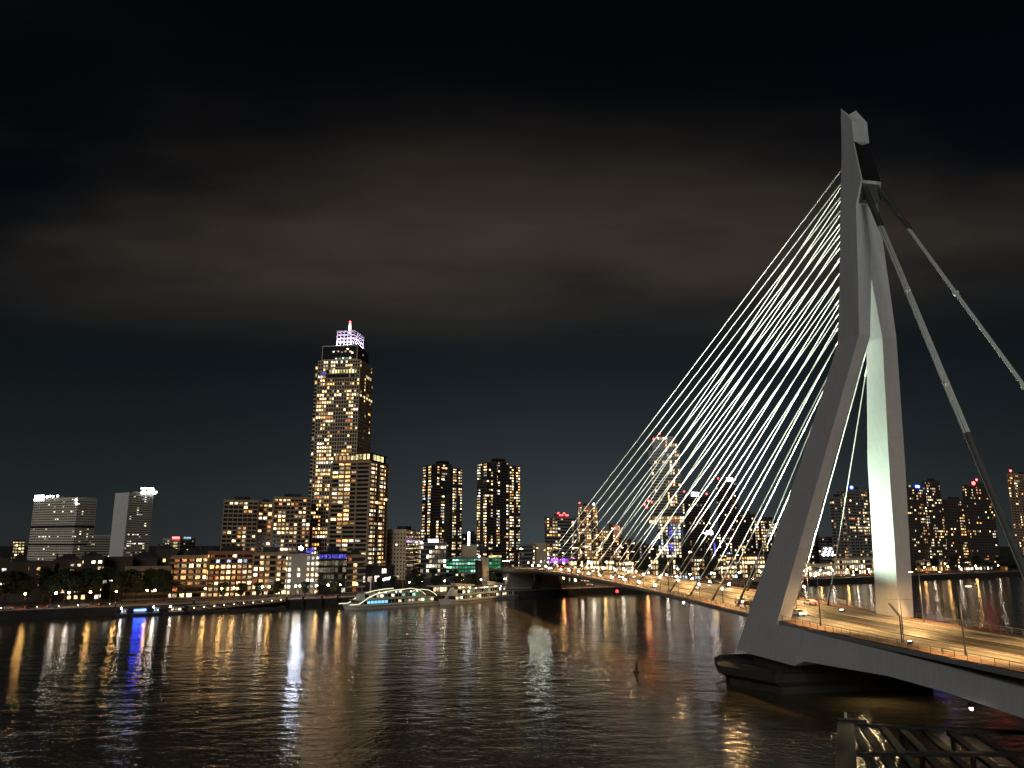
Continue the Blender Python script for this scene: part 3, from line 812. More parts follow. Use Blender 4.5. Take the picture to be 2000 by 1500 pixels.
# --- low dark houses behind the trees of the left quay
def gable(t, wl, wr, H, i):
    n = max(1, int(wr / 9)); w = wr / n
    for k in range(n):
        if (k + i) % 3 == 2: continue
        y0, y1, h = k * w, (k + 1) * w - .2, 2.2 + ((k * 5 + i * 3) % 4) * .7
        MB().add([(-wl, y0, H + .9), (0, y0, H + .9), (0, y1, H + .9), (-wl, y1, H + .9), (-wl, (y0 + y1) / 2, H + .9 + h), (0, (y0 + y1) / 2, H + .9 + h)], [(0, 1, 5, 4), (2, 3, 4, 5), (1, 2, 5), (3, 0, 4)]).build('gable_roof', M_roof, t)
        MB().box(-wl * .5 - .5, -wl * .5 + .5, y0 + .3, y0 + 1.2, H + .9, H + 2.4 + h * .5).build('chimney', M_darkb, t)
low = [(-40, 22, 1094, 62, 'low dark block at the far left edge behind the trees'), (22, 62, 1101, 52, 'low dark block under the yellow window grid'),
       (60, 112, 1103, 48, 'flat dark house row below the left half of the broad hospital'), (110, 166, 1097, 50, 'dark house row below the right half of the broad hospital'),
       (164, 206, 1090, 46, 'tall dark house with two wide lit windows below the hospital wing'), (204, 262, 1091, 54, 'dark house row below the slim hospital tower'),
       (258, 310, 1093, 60, 'dark house row just right of the slim hospital tower'), (306, 348, 1076, 66, 'raised dark house block below the red roof sign'),
       (344, 392, 1080, 70, 'dark roofed block with scattered lights right of the red roof sign'), (388, 428, 1084, 64, 'narrow dark block beside the red brick flats')]
for i, (a, b, yt, d, lab) in enumerate(low):
    tower('town_house', lab, a, a + 3, b, yt, d=d, psi=PSI_Q, body=M_darkb, band=M_darkb, fl=3.2, bh=1.3, bay=2.8, lit=.15, pal='mix', ww=.6, group='dark low houses on the left bank', cap=(i % 3 == 0), depth=12)
    hq = BUILT['town_house%d' % int(a)]; gable(hq[0], hq[1], hq[2], hq[3], i)
t = tower('mansion', 'low dark quay mansion with one row of bright yellow windows', 250, 252, 338, 1110, d=34, psi=PSI_Q, body=M_darkb, band=M_brown, fl=3.4, bh=1.4, bay=3.0, lit=.05, pal='amber', rows={3: (.85, 'yellow')}, cap=False, depth=14)

# --- the quay terrace, left to right
t = tower('balcony_flats', 'brown flats with deep balconies at the left end of the quay terrace', 338, 342, 412, 1088, d=38, psi=PSI_Q, body=M_glass, band=M_brown, fl=3.0, bh=1.0, proud=.9, bay=3.3, lit=.36, pal='amber', rows={0: (.7, 'cream'), 1: (.4,)}, depth=16)
t = tower('brick_flats', 'red brick flats with a continuous orange-lit top storey', 409, 412, 497, 1080, d=34, psi=PSI_Q, body=M_glass, band=M_red, fl=2.95, bh=1.0, proud=.4, bay=2.9, lit=.55, pal='amber', rows={8: (.92, 'amber'), 7: (.25,), 6: (.45, 'ice'), 0: (.75, 'warm')}, pier=3, pierm=M_red, depth=16)
t = tower('bay_flats', 'brown flats with amber corner bays beside the white quay flats', 494, 497, 564, 1082, d=34, psi=PSI_Q, body=M_glass, band=M_brown, fl=2.95, bh=1.1, proud=.6, bay=3.0, lit=.50, pal='home', rows={0: (.8, 'cream')}, pier=4, pierm=M_brown, depth=16)
t = tower('white_flats', 'white rendered flats with round-looking windows under the roof floodlight', 561, 564, 626, 1085, d=32, psi=PSI_Q, body=M_wall_w, band=M_wall_w, fl=3.0, bh=.12, proud=.06, bay=2.7, lit=.52, pal='cool', rows={0: (.5, 'warm')}, ww=.55, wh=1.7, depth=16)
wl, wr, H = t['wl'], t['wr'], t['H']
b_ = MB().box(-3.2, -1.0, wr * .42 - 1, wr * .42 + 1, H + .9, H + 2.2).build('floodlight_box', M_black, t)
MB().ball((-1.9, wr * .42, H + 3.6), 1.3, 10, 6).build('roof_floodlight', L_beacon, t, smooth=True)
ubox('blue_sign', WN['blue'], t, 1.0, wr * .42 + 4.6, H + 2.6, .6, 4.5, 2.4)
t = tower('black_office', 'black glass office with full-width lit floors, one of them violet blue', 623, 626, 678, 1080, d=30, psi=PSI_Q, body=M_glass, band=M_black, fl=3.5, bh=.9, proud=.5, bay=2.2, lit=.22, pal='office', ww=.93, rows={7: (.95, 'yellow'), 6: (.8, 'cream'), 5: (.7, 'blue'), 4: (.8, 'dim'), 3: (.7, 'dim'), 2: (.6, 'dim')}, depth=16)
t = tower('curved_flats', 'narrow flats with curved balconies right of the black glass office', 676, 679, 712, 1086, d=32, psi=PSI_Q, body=M_glassg, band=M_brown, fl=3.2, bh=1.0, proud=1.0, bay=3.0, lit=.30, pal='amber', depth=16)
t = tower('cinema_box', 'dark low hall with two wide white windows and a bright canopy', 700, 704, 772, 1108, d=44, psi=PSI_Q, body=M_black, band=M_black, fl=4.0, bh=1.0, bay=4.6, lit=.18, pal='cool', rows={2: (.45, 'white')}, cap=False, depth=20)
wl, wr, H = t['wl'], t['wr'], t['H']
cn_ = MB().add([(1.2, wr * .45, H * .46), (8, wr * .45, H * .46), (8, wr * 1.05, H * .62), (1.2, wr * 1.05, H * .62), (1.2, wr * .45, H * .5), (8, wr * .45, H * .5), (8, wr * 1.05, H * .66), (1.2, wr * 1.05, H * .66)], [(0, 3, 2, 1), (4, 5, 6, 7), (0, 1, 5, 4), (1, 2, 6, 5), (2, 3, 7, 6), (3, 0, 4, 7)]).build('canopy', M_white, t)
for k in range(4): ubox('canopy_light', L_sign if k < 3 else WN['yellow'], cn_, 8.2, wr * (.5 + .14 * k), H * (.485 + .037 * k), .3, wr * .12, 1.1)

# --- towers behind the terrace
t = tower('grid_tower', 'left one of the three brown grid apartment blocks, roof crown with fins', 428, 432, 499, 978, Y=580, psi=70, body=M_glass, band=M_brown, fl=3.15, bh=1.1, bay=3.3, lit=.24, pal='home', pier=1, pierm=M_brown, depth=22)
t2 = tower('grid_tower', 'narrow middle one of the three brown grid apartment blocks', 499, 501, 528, 983, Y=600, psi=70, body=M_glass, band=M_brown, fl=3.15, bh=1.1, bay=3.3, lit=.22, pal='home', pier=1, pierm=M_brown, depth=20)
t3 = tower('grid_tower', 'right one of the three brown grid apartment blocks, beside the tallest tower', 528, 531, 603, 972, Y=590, psi=70, body=M_glass, band=M_brown, fl=3.15, bh=1.1, bay=3.0, lit=.22, pal='home', pier=1, pierm=M_brown, depth=22)
for q in (t, t2, t3): q['group'] = 'brown grid apartment blocks'

# tallest tower
Yz = 625.0
C, wl, wr = frame(604, 689, 716, Yz, 8)
z = lambda y: z_at(680, y, Yz) - GZ
zt = thing('skyscraper', 'tallest tower with a lit white lattice crown and mast', 'skyscraper', (C.x, C.y, GZ), -R(8))
H1 = z(702)
volume(zt, -wl, 0, 0, wr, 0, H1, M_glass, M_beige, fl=3.15, bh=.85, proud=.28, bay=wl / 17, bayr=3.2, lit=.21, pal='home', pier=1, pierm=M_beige, seed=5, ww=.66, wh=1.8,
       colf={'L': [.6, 1.9, 1.9, 1.6, .8, 1.7, 1.5, .4, .3, .3, .5, .9, .9, 1.5, 1.4, .5, .4], 'R': [.2, .15, .15, .2, .9]}, rows={int(H1 / 3.15) - 9: (.75, 'cream'), int(H1 / 3.15) - 8: (.3, 'warm')})
volume(zt, -wl - 3.4, -wl + 1, 2, wr - 2, 0, H1 - 4, M_glass, M_beige, fl=3.15, bh=.85, proud=.2, bay=2.0, lit=.55, pal='home', faces='L', seed=15)
volume(zt, -wl * .8, -wl * .06, -.8, 4, H1 - 15.5, H1 - 8, M_glass, M_beige, fl=3.6, bh=.5, proud=.15, bay=2.4, lit=.9, pal='yellow', faces='L', seed=9, rows={0: (.1, 'dim'), 1: (.95, 'yellow')})
for k in range(2): ubox('window', WN['yellow'], zt, .45, wr * .55 + k * 7, H1 - 11.5, .2, 6.3, 2.2)
ubox('window', WN['blue'], zt, -wl * .86, -.5, H1 - 11, 4.2, .3, 2.0)
H2 = z(672)
x0, x1, y0, y1 = -wl * .94, -wl * .10, wr * .06, wr * .92
volume(zt, x0, x1, y0, y1, H1 + .9, H2, M_glass, M_beige, fl=(H2 - H1), bh=.8, proud=.3, lit=0.0, pier=0, seed=6)
for x in (x0, x1):
    MB().box(x - .3, x + .3, y0 - .5, y0 + .2, H1 + .9, H2).build('corner_post', M_beige, zt)
for fx, fz, m in ((.32, .6, 'white'), (.45, .62, 'white'), (.56, .55, 'amber'), (.66, .6, 'cream'), (.72, .75, 'white'), (.80, .58, 'cream'), (.86, .5, 'white'), (.40, .14, 'white'), (.5, .14, 'mint'), (.6, .16, 'mint'), (.7, .16, 'ice'), (.80, .16, 'cream')):
    ubox('window', WN[m], zt, x0 + (x1 - x0) * fx, y0 - .06, H1 + (H2 - H1) * fz, 1.7, .12, 1.3)
ubox('window', WN['white'], zt, x1 + .06, (y0 + y1) / 2, H1 + (H2 - H1) * .6, .12, 1.7, 1.3)
# lattice crown
H3 = z(641)
cx0, cx1, cy0, cy1 = x0 + (x1 - x0) * .36, x0 + (x1 - x0) * .86, y0 + 4, y1 - 3
M_lat = mat('lattice_white', (.80, .78, .80), .5, 0, .03)
MB().box(cx0 + 1.2, cx1 - 1.2, cy0 + 1.2, cy1 - 1.2, H2, H3 - 2).build('crown_core', mat('crown_core', (.05, .04, .07), .6), zt)
hb = MB().box(cx0 - .3, cx1 + .3, cy0 - .3, cy1 + .3, -.6, .6)
me = None
nr = 5
for k in range(nr):
    zz_ = H2 + .8 + (H3 - H2 - 1.4) * k / (nr - 1)
    o = MB()
    for (a, b_, c_, d_) in ((cx0, cx1, cy0 - .4, cy0 + .4), (cx0, cx1, cy1 - .4, cy1 + .4), (cx0 - .4, cx0 + .4, cy0, cy1), (cx1 - .4, cx1 + .4, cy0, cy1)):
        o.box(a, b_, c_, d_, zz_ - .65, zz_ + .65)
    o.build('lattice_beam', M_lat, zt)
for k in range(6):
    for (x, y) in ((cx0 + (cx1 - cx0) * k / 5, cy0), (cx1, cy0 + (cy1 - cy0) * k / 5)):
        MB().box(x - .45, x + .45, y - .45, y + .45, H2 + .1, H3 + .02).build('lattice_post', M_lat, zt)
for (p0, p1) in (((cx0 - 1.5, cy0 - 5), (cx0 + 6, cy0)), ((cx1 - 3, cy0 - 5), (cx1 - 6, cy0)), ((cx1 + 4.5, cy0 + 3), (cx1, cy0 + 6)), ((cx1 + 4.5, cy1 - 3), (cx1, cy1 - 6))):
    spot('crown_beam', (p0[0], p0[1], H2 + .6), (p1[0], p1[1], H2 + 9), 9000, 130, (.80, .62, 1.0), .6, .3, zt)
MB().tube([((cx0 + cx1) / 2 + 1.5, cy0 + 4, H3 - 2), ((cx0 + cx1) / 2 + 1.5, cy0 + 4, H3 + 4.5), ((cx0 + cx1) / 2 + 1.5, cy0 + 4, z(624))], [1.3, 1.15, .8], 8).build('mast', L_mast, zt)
MB().ball(((cx0 + cx1) / 2 + 1.5, cy0 + 4, z(621)), .8, 8, 5).build('beacon', L_red, zt, smooth=True)

# brick tower before it
t = tower('brick_tower', 'brown brick apartment tower standing before the tallest tower', 643, 717, 753, 901, Y=565, psi=14, body=M_glass, band=M_brown, fl=3.1, bh=1.25, proud=.8, bay=4.6, bayr=4.0, lit=.28, pal='home', ww=.85, cap=False,
          colf={'L': [1.0, 1.5, 2.2, .35, .15, .25, .7], 'R': [3.2, 2.4, 2.0, .1]}, pier=2, pierm=M_brown)
wl, wr, H = t['wl'], t['wr'], t['H']
volume(t, -wl * .98, -wl * .45, 1, wr * .6, H + .9, H + 5.2, M_glass, M_brown, fl=4.2, bh=.8, proud=.6, bay=3, lit=.75, pal='cream' if False else 'home', seed=71)
volume(t, -wl * .42, -.5, 1, wr * .9, H + .9, H + 6.5, M_glass, M_roof, fl=5.2, bh=.9, proud=.8, bay=3, bayr=2.4, lit=.6, pal='yellow', seed=72)
for k in range(3): ubox('window', WN['violet'], t, -wl * (.3 - .07 * k), -1.0, 14.2, 2.2, .15, 1.6)

t = tower('corner_flats', 'pale flats with small square windows and a balcony side beside the brick tower', 756, 793, 820, 1036, Y=610, psi=12, body=M_beige, band=M_beige, fl=3.0, bh=.12, proud=.06, bay=2.9, bayr=3.4, lit=.10, pal='home', ww=.42, wh=1.2, colf={'R': [4, 3, 3, 5]})
wl, wr, H = t['wl'], t['wr'], t['H']
bm = MB().box(0.05, 1.3, 0.2, wr, -.12, .12).mesh('balcony', M_darkb)
bm2 = MB().box(-.1, .1, 0.3, wr, 0, 1.5).mesh('dark_bay', M_glass)
for k in range(int(H / 3.0)):
    inst('balcony', bm, t, (0, 0, k * 3.0)); inst('dark_bay', bm2, t, (.06, 0, k * 3.0 + .7))
wm_ = unit(M_glass)
for i in range(int(H / 3.0)):
    for j in range(6):
        inst('window', wm_, t, (-wl + wl * (j + .5) / 6, -.02, i * 3.0 + 1.6), None, (1.1, .1, 1.3))

t = tower('glass_office', 'low glass office with bright floors and a violet roof sign', 818, 822, 872, 1064, Y=640, psi=70, body=M_glassg, band=M_bandg, fl=3.8, bh=1.0, bay=2.4, lit=.45, pal='office', ww=.9, cap=False)
sign_panel(t, .6, t['wr'] * .48, t['H'] + 3.2, .6, 8.5, 2.4, L_signv); roof_lamp(t, .5, .5, t['H'] + 1.8, L_sign, 1.0)
MB().box(-6, .8, t['wr'] * .1, t['wr'], t['H'] + .9, t['H'] + 2.0).build('roof_edge', M_bandg, t)
t = tower('green_office', 'long low office glowing green in horizontal bands', 863, 866, 978, 1090, Y=660, psi=74, body=M_glass, band=M_bandg, fl=3.3, bh=1.15, proud=.5, bay=2.6, lit=1.6, pal='green', ww=.94, cap=False, rows={0: (.5, 'cream')})
sign_panel(t, .6, t['wr'] * .9, t['H'] + 1.2, .6, 11, 1.8, WN['yellow']); roof_lamp(t, .5, t['wr'] * .62, t['H'] + 1.3, L_sign, .8)
for xl_, xm, xr_, yt, nm, lab, sd in ((823, 842, 901, 908, 'dark_tower', 'left one of two dark twin apartment towers', 3), (931, 950, 1016, 903, 'dark_tower', 'right one of two dark twin apartment towers', 4)):
    Yd = 800
    C, wl, wr = frame(xl_, xm, xr_, Yd, 50)
    t = thing(nm, lab, 'building', (C.x, C.y, GZ), -R(50), 'dark twin apartment towers')
    H = z_at(xm, yt, Yd) - GZ
    volume(t, -wl, 0, 0, wr * .30, 0, H, M_glass, M_darkb, fl=2.95, bh=1.25, proud=.3, bay=2.7, lit=.24, pal='mix', seed=sd * 31, colf={'L': [2.2, 1.6, .1, .05], 'R': [.05, .3, 1.3]}, ww=.8)
    volume(t, -wl, -2.2, wr * .30, wr * .68, 0, H + 2.2, M_glass, M_darkb, fl=2.95, bh=1.25, proud=.3, bay=2.7, lit=.21, pal='mix', seed=sd * 37, faces='R', ww=.8, colf={'R': [1.9, 1.3, .15, .05, .05]})
    volume(t, -wl, 0, wr * .68, wr, 0, H - 1.5, M_glass, M_darkb, fl=2.95, bh=1.25, proud=.3, bay=2.7, lit=.23, pal='mix', seed=sd * 41, faces='R', ww=.75, colf={'R': [1.9, 1.4, .1, 1.1]})
    MB().box(-wl * .8, -4, wr * .36, wr * .62, H + 2.2, H + 5.6).build('plant_room', M_black, t)
t = tower('beige_hall', 'small beige windowless hall with a vertical white sign between the twin towers', 901, 904, 931, 1066, Y=720, psi=72, body=M_beige, band=M_beige, fl=6, bh=.2, proud=.05, lit=.03, pal='office', cap=False)
tower('dark_midrise', 'dark mid-rise behind the beige hall between the twin towers', 903, 908, 934, 1044, Y=840, psi=60, body=M_glass, band=M_darkb, lit=.12, pal='mix', fl=3.0, bh=1.3)
ubox('vertical_sign', L_sign, t, .4, t['wr'] * .42, t['H'] + 6.5, .5, 1.5, 12)
t = tower('striped_office', 'pale striped office with a lit top floor right of the twin towers', 1014, 1018, 1045, 1064, Y=760, psi=72, body=M_glassg, band=M_bandg, fl=3.6, bh=1.5, bay=2.6, lit=.12, pal='office', rows={9: (.9, 'cream')}, cap=False)
t = tower('sandstone_hall', 'sandstone wall building next to the striped office', 1043, 1046, 1066, 1062, Y=770, psi=72, body=M_beige, band=M_beige, fl=4, bh=.3, proud=.2, bay=5, lit=.1, pal='home', pier=2, cap=False)
t = tower('red_roof_office', 'grey banded office with a row of red lights on its roof', 1064, 1068, 1127, 1010, Y=830, psi=66, body=M_glassg, band=M_bandg, fl=3.5, bh=1.5, bay=3.4, lit=.22, pal='home', colf={'R': [2.4, .4, 2.2, 1.2, .2, .2, .2, .2, .3]})
for f in (.38, .44, .52, .58, .64, .70): roof_lamp(t, .3, t['wr'] * f, t['H'] + 2.4 + (2 if f in (.38, .58) else 0), L_red, .8)
for k in range(8): ubox('shop_window', WN['violet'], t, .7, t['wr'] * (.06 + .12 * k), 9.5, .4, t['wr'] * .095, 4.2)
t = tower('lattice_tower', 'slim brown tower with lit upper floors behind the outer stay cables', 1129, 1133, 1168, 989, Y=900, psi=66, body=M_glass, band=M_brown, fl=3.2, bh=1.2, bay=3.0, lit=.30, pal='home', pier=1, pierm=M_brown)
roof_lamp(t, -.5, .5, t['H'] + 4, L_red, .8); roof_lamp(t, 0, t['wr'] * .8, t['H'] + 3, L_sign, 1.2)
mids = [(1166, 1170, 1192, 1036, 930, M_brown, .25, 'home', 'narrow brown block right of the slim brown tower'), (1190, 1194, 1216, 1024, 960, M_red, .3, 'amber', 'reddish block with pink-lit top among the outer stay cables'),
        (1212, 1216, 1240, 1058, 900, M_darkb, .2, 'mix', 'dark low block left of the stacked tower'), (1236, 1240, 1270, 1064, 880, M_darkb, .18, 'cool', 'dark low block touching the stacked tower'),
        (1336, 1340, 1390, 968, 930, M_darkb, .10, 'mix', 'dark tower right of the stacked tower with white roof sign'), (1388, 1392, 1412, 1042, 860, M_darkb, .22, 'cool', 'dark block with blue light stripe beyond the middle cables'),
        (1404, 1408, 1446, 937, 1000, M_darkb, .05, 'mix', 'faint dark tower with a white lamp at its top corner'), (1410, 1413, 1442, 1048, 820, M_darkb, .28, 'cool', 'block with many white window dots beyond the cables'),
        (1440, 1444, 1478, 1004, 880, M_darkb, .18, 'home', 'mid-rise with amber windows left of the near pylon leg'), (1476, 1480, 1524, 1016, 860, M_darkb, .2, 'mix', 'mid-rise partly behind the near pylon leg'),
        (1568, 1571, 1600, 1042, 800, M_darkb, .30, 'cool', 'low block just right of the near pylon leg'), (1598, 1602, 1630, 1050, 790, M_darkb, .30, 'mix', 'low block with white lights left of the pale apartment slab')]
MID = {}
for (a, c_, b_, yt, Y, m, lit, pal, lab) in mids:
    MID[a] = tower('town_block', lab, a, c_, b_, yt, Y=Y, psi=66, body=M_glass, band=m, fl=3.1, bh=1.3, bay=2.9, lit=lit, pal=pal, ww=.65, cap=(a % 4 == 0))
t = MID[1336]; sign_panel(t, .8, t['wr'] * .42, t['H'] + 2, .8, 10, 4.5); roof_lamp(t, 0, t['wr'] * .9, t['H'] + 3, L_red, .9); roof_lamp(t, 0, .5, t['H'] + 5, L_red, .8)
t = MID[1404]; sign_panel(t, .8, t['wr'] * .62, t['H'] + 1, .8, 9, 4.0); roof_lamp(t, 0, 1, t['H'] + 2, L_red, .8)
t = MID[1388]; ubox('blue_stripe', WN['blue'], t, .6, 2.0, t['H'] * .55, .3, 1.6, 14); sign_panel(t, .6, -4, t['H'] + 1, .6, 8, 4)
t = MID[1190]; [ubox('window', WN['pink'], t, .2, t['wr'] * (.3 + .2 * k), t['H'] - 3 - 3.1 * j, .12, 1.9, 1.6) for k in range(3) for j in range(4)]
t = MID[1598]
for k in range(9): roof_lamp(t, 1.5, t['wr'] * (.1 + .1 * k), 16 + 3 * ((k * 7) % 3), L_sign, 1.0, 'stadium_light')

# stacked tower
Ys = 870.0; sc_ = Ys / 1532.0
C = Vector((m_of(1300) * Ys, Ys))
st = thing('stacked_tower', 'tall banded tower of shifted stacked blocks behind the stay cables', 'skyscraper', (C.x, C.y, GZ), R(-11))
zs = lambda y: z_at(1300, y, Ys) - GZ
for k, (a, b_, yb, yt, lit, y_off) in enumerate([(1286, 1330, 1102, 1022, .35, 3), (1270, 1338, 1022, 1008, .75, 0), (1280, 1336, 1008, 1000, .0, 4), (1274, 1336, 1000, 950, .13, 1), (1278, 1334, 950, 905, .13, 0), (1274, 1334, 905, 880, .12, 2), (1282, 1330, 880, 866, .30, 1), (1286, 1322, 866, 852, .2, 3)]):
    volume(st, (a - 1300) * sc_, (b_ - 1300) * sc_, y_off, y_off + 26, zs(yb), zs(yt), M_glass, M_bandg if k not in (0, 2) else M_darkb, fl=3.3 if k != 1 else 4.0, bh=.85, proud=.5, bay=2.8, lit=lit, pal='cool' if k == 0 else 'home', seed=200 + k, faces='L', colf={'L': [.4, .5, .4, .5, .6, .8, 1.2, 1.8, 1.9, 1.5, 1.6]} if k > 2 else None)
for f, zt_ in ((1262, 985), (1266, 990), (1270, 978)): roof_lamp(st, (f - 1300) * sc_, -1, zs(zt_), L_red, 1.1)
roof_lamp(st, -2, 4, zs(846), L_red, 1.0); roof_lamp(st, -9, 4, zs(856), L_red, .8)
for yy in (1030, 1040, 1048, 1066, 1074): ubox('blue_panel', WN['blue'], st, (1311 - 1300) * sc_, 2.7, zs(yy), 4.2, .3, 3.6)

# --- apartment slabs on the right bank
slabs = [(1627, 1641, 1655, 972, 760, M_bandg, 'lower left wing of the pale apartment slab seen between the pylon legs'), (1641, 1662, 1702, 957, 775, M_bandg, 'pale apartment slab with a blue roof light between the pylon legs'),
         (1700, 1704, 1768, 960, 790, M_darkb, 'apartment slab mostly hidden behind the far pylon leg'), (1762, 1768, 1816, 953, 800, M_darkb, 'dark apartment slab with a blue roof light right of the far pylon leg'),
         (1814, 1818, 1848, 940, 815, M_darkb, 'narrow bright-windowed slab, tallest right of the far pylon leg'), (1846, 1850, 1896, 976, 830, M_darkb, 'dark apartment slab with yellow windows beside the tallest right slab'),
         (1892, 1896, 1950, 948, 845, M_darkb, 'dark apartment slab with red lamps on its roof'), (1984, 1988, 2060, 926, 880, M_brown, 'brown apartment tower cut off by the right picture edge')]
SL = {}
for i, (a, c_, b_, yt, Y, m, lab) in enumerate(slabs):
    SL[a] = tower('apartment_slab', lab, a, c_, b_, yt, Y=Y, psi=62, body=M_glassg, band=m, fl=2.95, bh=1.35, bay=2.7, bayr=2.9, lit=.125 if a != 1814 else .42, pal='home' if a != 1814 else 'mix', ww=.7, pier=2, pierm=m, group='apartment slabs on the right bank')
roof_lamp(SL[1641], -2, SL[1641]['wr'] * .35, SL[1641]['H'] + 3, L_blue, 1.6)
roof_lamp(SL[1762], -1, 2, SL[1762]['H'] + 3, L_blue, 1.2); ubox('roof_sign', L_blue, SL[1762], .5, SL[1762]['wr'] * .72, SL[1762]['H'] + 2.4, .6, 6, 2.6); roof_lamp(SL[1762], 0, SL[1762]['wr'] * .42, SL[1762]['H'] + 2.5, WN['cream'], 1.1)
roof_lamp(SL[1892], 0, SL[1892]['wr'] * .35, SL[1892]['H'] + 3, L_red, 1.9); roof_lamp(SL[1892], 0, SL[1892]['wr'] * .48, SL[1892]['H'] + 7, L_red, 1.1); roof_lamp(SL[1984], 0, 4, SL[1984]['H'] + 4, L_red, 1.2)
cr = thing('crane_mast', 'thin dark mast with a red lamp at its tip above the right slabs', 'mast', (m_of(1771) * 860, 860, GZ), 0)
MB().tube([(0, 0, 0), (0, 0, z_at(1769, 912, 860) - GZ)], [.9, .5], 4).build('mast', M_black, cr); MB().ball((0, 0, z_at(1769, 907, 860) - GZ), 1.1, 8, 5).build('lamp', L_red, cr)
# low quay buildings on the right bank
pav = [(1556, 1560, 1626, 1104, 26, 'long low quay pavilion with a bright white shop front between the legs', M_beige, 'white'), (1624, 1627, 1712, 1092, 34, 'two-storey beige quay building between the pylon legs', M_beige, 'cream'),
       (1786, 1790, 1850, 1096, 40, 'low lit quay building right of the far pylon leg', M_brown, 'amber'), (1866, 1870, 1932, 1106, 30, 'low pavilion with a white light strip on the right bank', M_darkb, 'white')]
for (a, c_, b_, yt, d_, lab, m, wn) in pav:
    tower('quay_pavilion', lab, a, c_, b_, yt, d=d_, psi=PSI_Q, body=M_glassg, band=m, fl=4.2, bh=1.5, bay=3.4, lit=.35, pal='mix', rows={0: (.8, wn)}, cap=False, depth=10, group='low quay buildings on the right bank')
for (a, c_, b_, yt, d_, lab) in [(1270, 1273, 1345, 1092, 40, 'low lit street front under the stacked tower'), (1345, 1348, 1420, 1090, 42, 'low street front with red and white lights left of the near leg'), (1418, 1421, 1520, 1086, 40, 'low street front with yellow lights beside the near pylon leg'), (1110, 1113, 1200, 1094, 60, 'low street front beyond the outermost cable feet'), (1198, 1201, 1272, 1096, 50, 'low street front beyond the middle cable feet')]:
    tower('street_front', lab, a, c_, b_, yt, d=d_, psi=PSI_Q, body=M_glassg, band=M_darkb, fl=3.6, bh=1.0, bay=3.0, lit=.36, pal='mix', cap=False, depth=12, group='low street fronts along the far bank')

# ------------------------------------------------------------------ trees
def tree_meshes(seed, h, cw, n):
    r = random.Random(seed)
    tr = MB(); th = h * .34
    tr.tube([(0, 0, 0), (r.uniform(-.2, .2), r.uniform(-.2, .2), th * .6), (r.uniform(-.3, .3), r.uniform(-.3, .3), th * 1.2)], [.26, .20, .14], 7)
    blobs = []
    for k in range(9):
        a = r.uniform(0, 6.28); q = cw * r.uniform(.15, .62); z = th + (h - th) * r.uniform(.12, .86)
        q *= 1.0 - .55 * abs((z - th) / (h - th) - .42)
        c = Vector((q * math.cos(a), q * math.sin(a), z)); blobs.append((c, cw * r.uniform(.28, .46)))
        tr.tube([(0, 0, th * r.uniform(.75, 1.1)), c * .55 + Vector((0, 0, th * .45)), c], [.11, .07, .03], 5)
    lf = MB()
    for k in range(n):
        c, rad = r.choice(blobs)
        d = Vector((r.gauss(0, 1), r.gauss(0, 1), r.gauss(0, .85))).normalized() * rad * (r.random() ** .45)
        p = c + d; s = r.uniform(.2, .5)
        u = Vector((r.gauss(0, 1), r.gauss(0, 1), r.gauss(0, .6))).normalized(); v = u.cross(Vector((r.gauss(0, 1), r.gauss(0, 1), r.gauss(0, 1)))).normalized()
        lf.add([p - u * s, p + v * s * .6, p + u * s, p - v * s * .6], [(0, 1, 2, 3)])
    return tr.mesh('trunk', M_bark), lf.mesh('crown', M_leaf)
TR = [tree_meshes(1, 17.5, 6.8, 6000), tree_meshes(2, 16.0, 6.4, 5600), tree_meshes(3, 8.2, 3.2, 2600), tree_meshes(4, 9.5, 2.9, 2600), tree_meshes(5, 12.5, 4.8, 3600)]
def tree(i, p, rz, sc, label, group):
    t = thing('quay_tree', label, 'tree', p, rz, group); t.scale = (sc, sc, sc)
    inst('trunk', TR[i][0], t); inst('crown', TR[i][1], t)
for k in range(14):
    px = -14 + 26 * k + rng.uniform(-6, 6)
    tree(k % 2, Q(px, rng.uniform(15, 24)), rng.uniform(0, 6), rng.uniform(.86, 1.08), '%s big dark tree from the left edge along the left quay' % ORD[k], 'big trees on the left quay')
sm = [(443, 12), (478, 13), (512, 12), (548, 12), (601, 11), (656, 11), (742, 13), (771, 13), (816, 15), (853, 16), (893, 15), (917, 17), (962, 18)]
for k, (px, d_) in enumerate(sm):
    i = 2 if px < 700 else (4 if px in (816, 853, 893) else 3)
    tree(i, Q(px, d_), rng.uniform(0, 6), rng.uniform(.95, 1.15), '%s small dark tree from the left before the lit quay terrace' % ORD[k], 'small trees before the quay terrace')
rt = [(1250, 30), (1292, 28), (1330, 30), (1368, 26), (1386, 28), (1800, 24), (1822, 26), (1846, 22), (1860, 30), (1880, 34), (1905, 26), (1928, 28), (1948, 24), (1968, 30), (1990, 26)]
for k, (px, d_) in enumerate(rt):
    tree(4 if k % 2 else 0, Q(px, d_), rng.uniform(0, 6), rng.uniform(.8, 1.05), '%s dark tree from the left on the bank beyond the bridge' % ORD[k], 'trees on the far right bank')

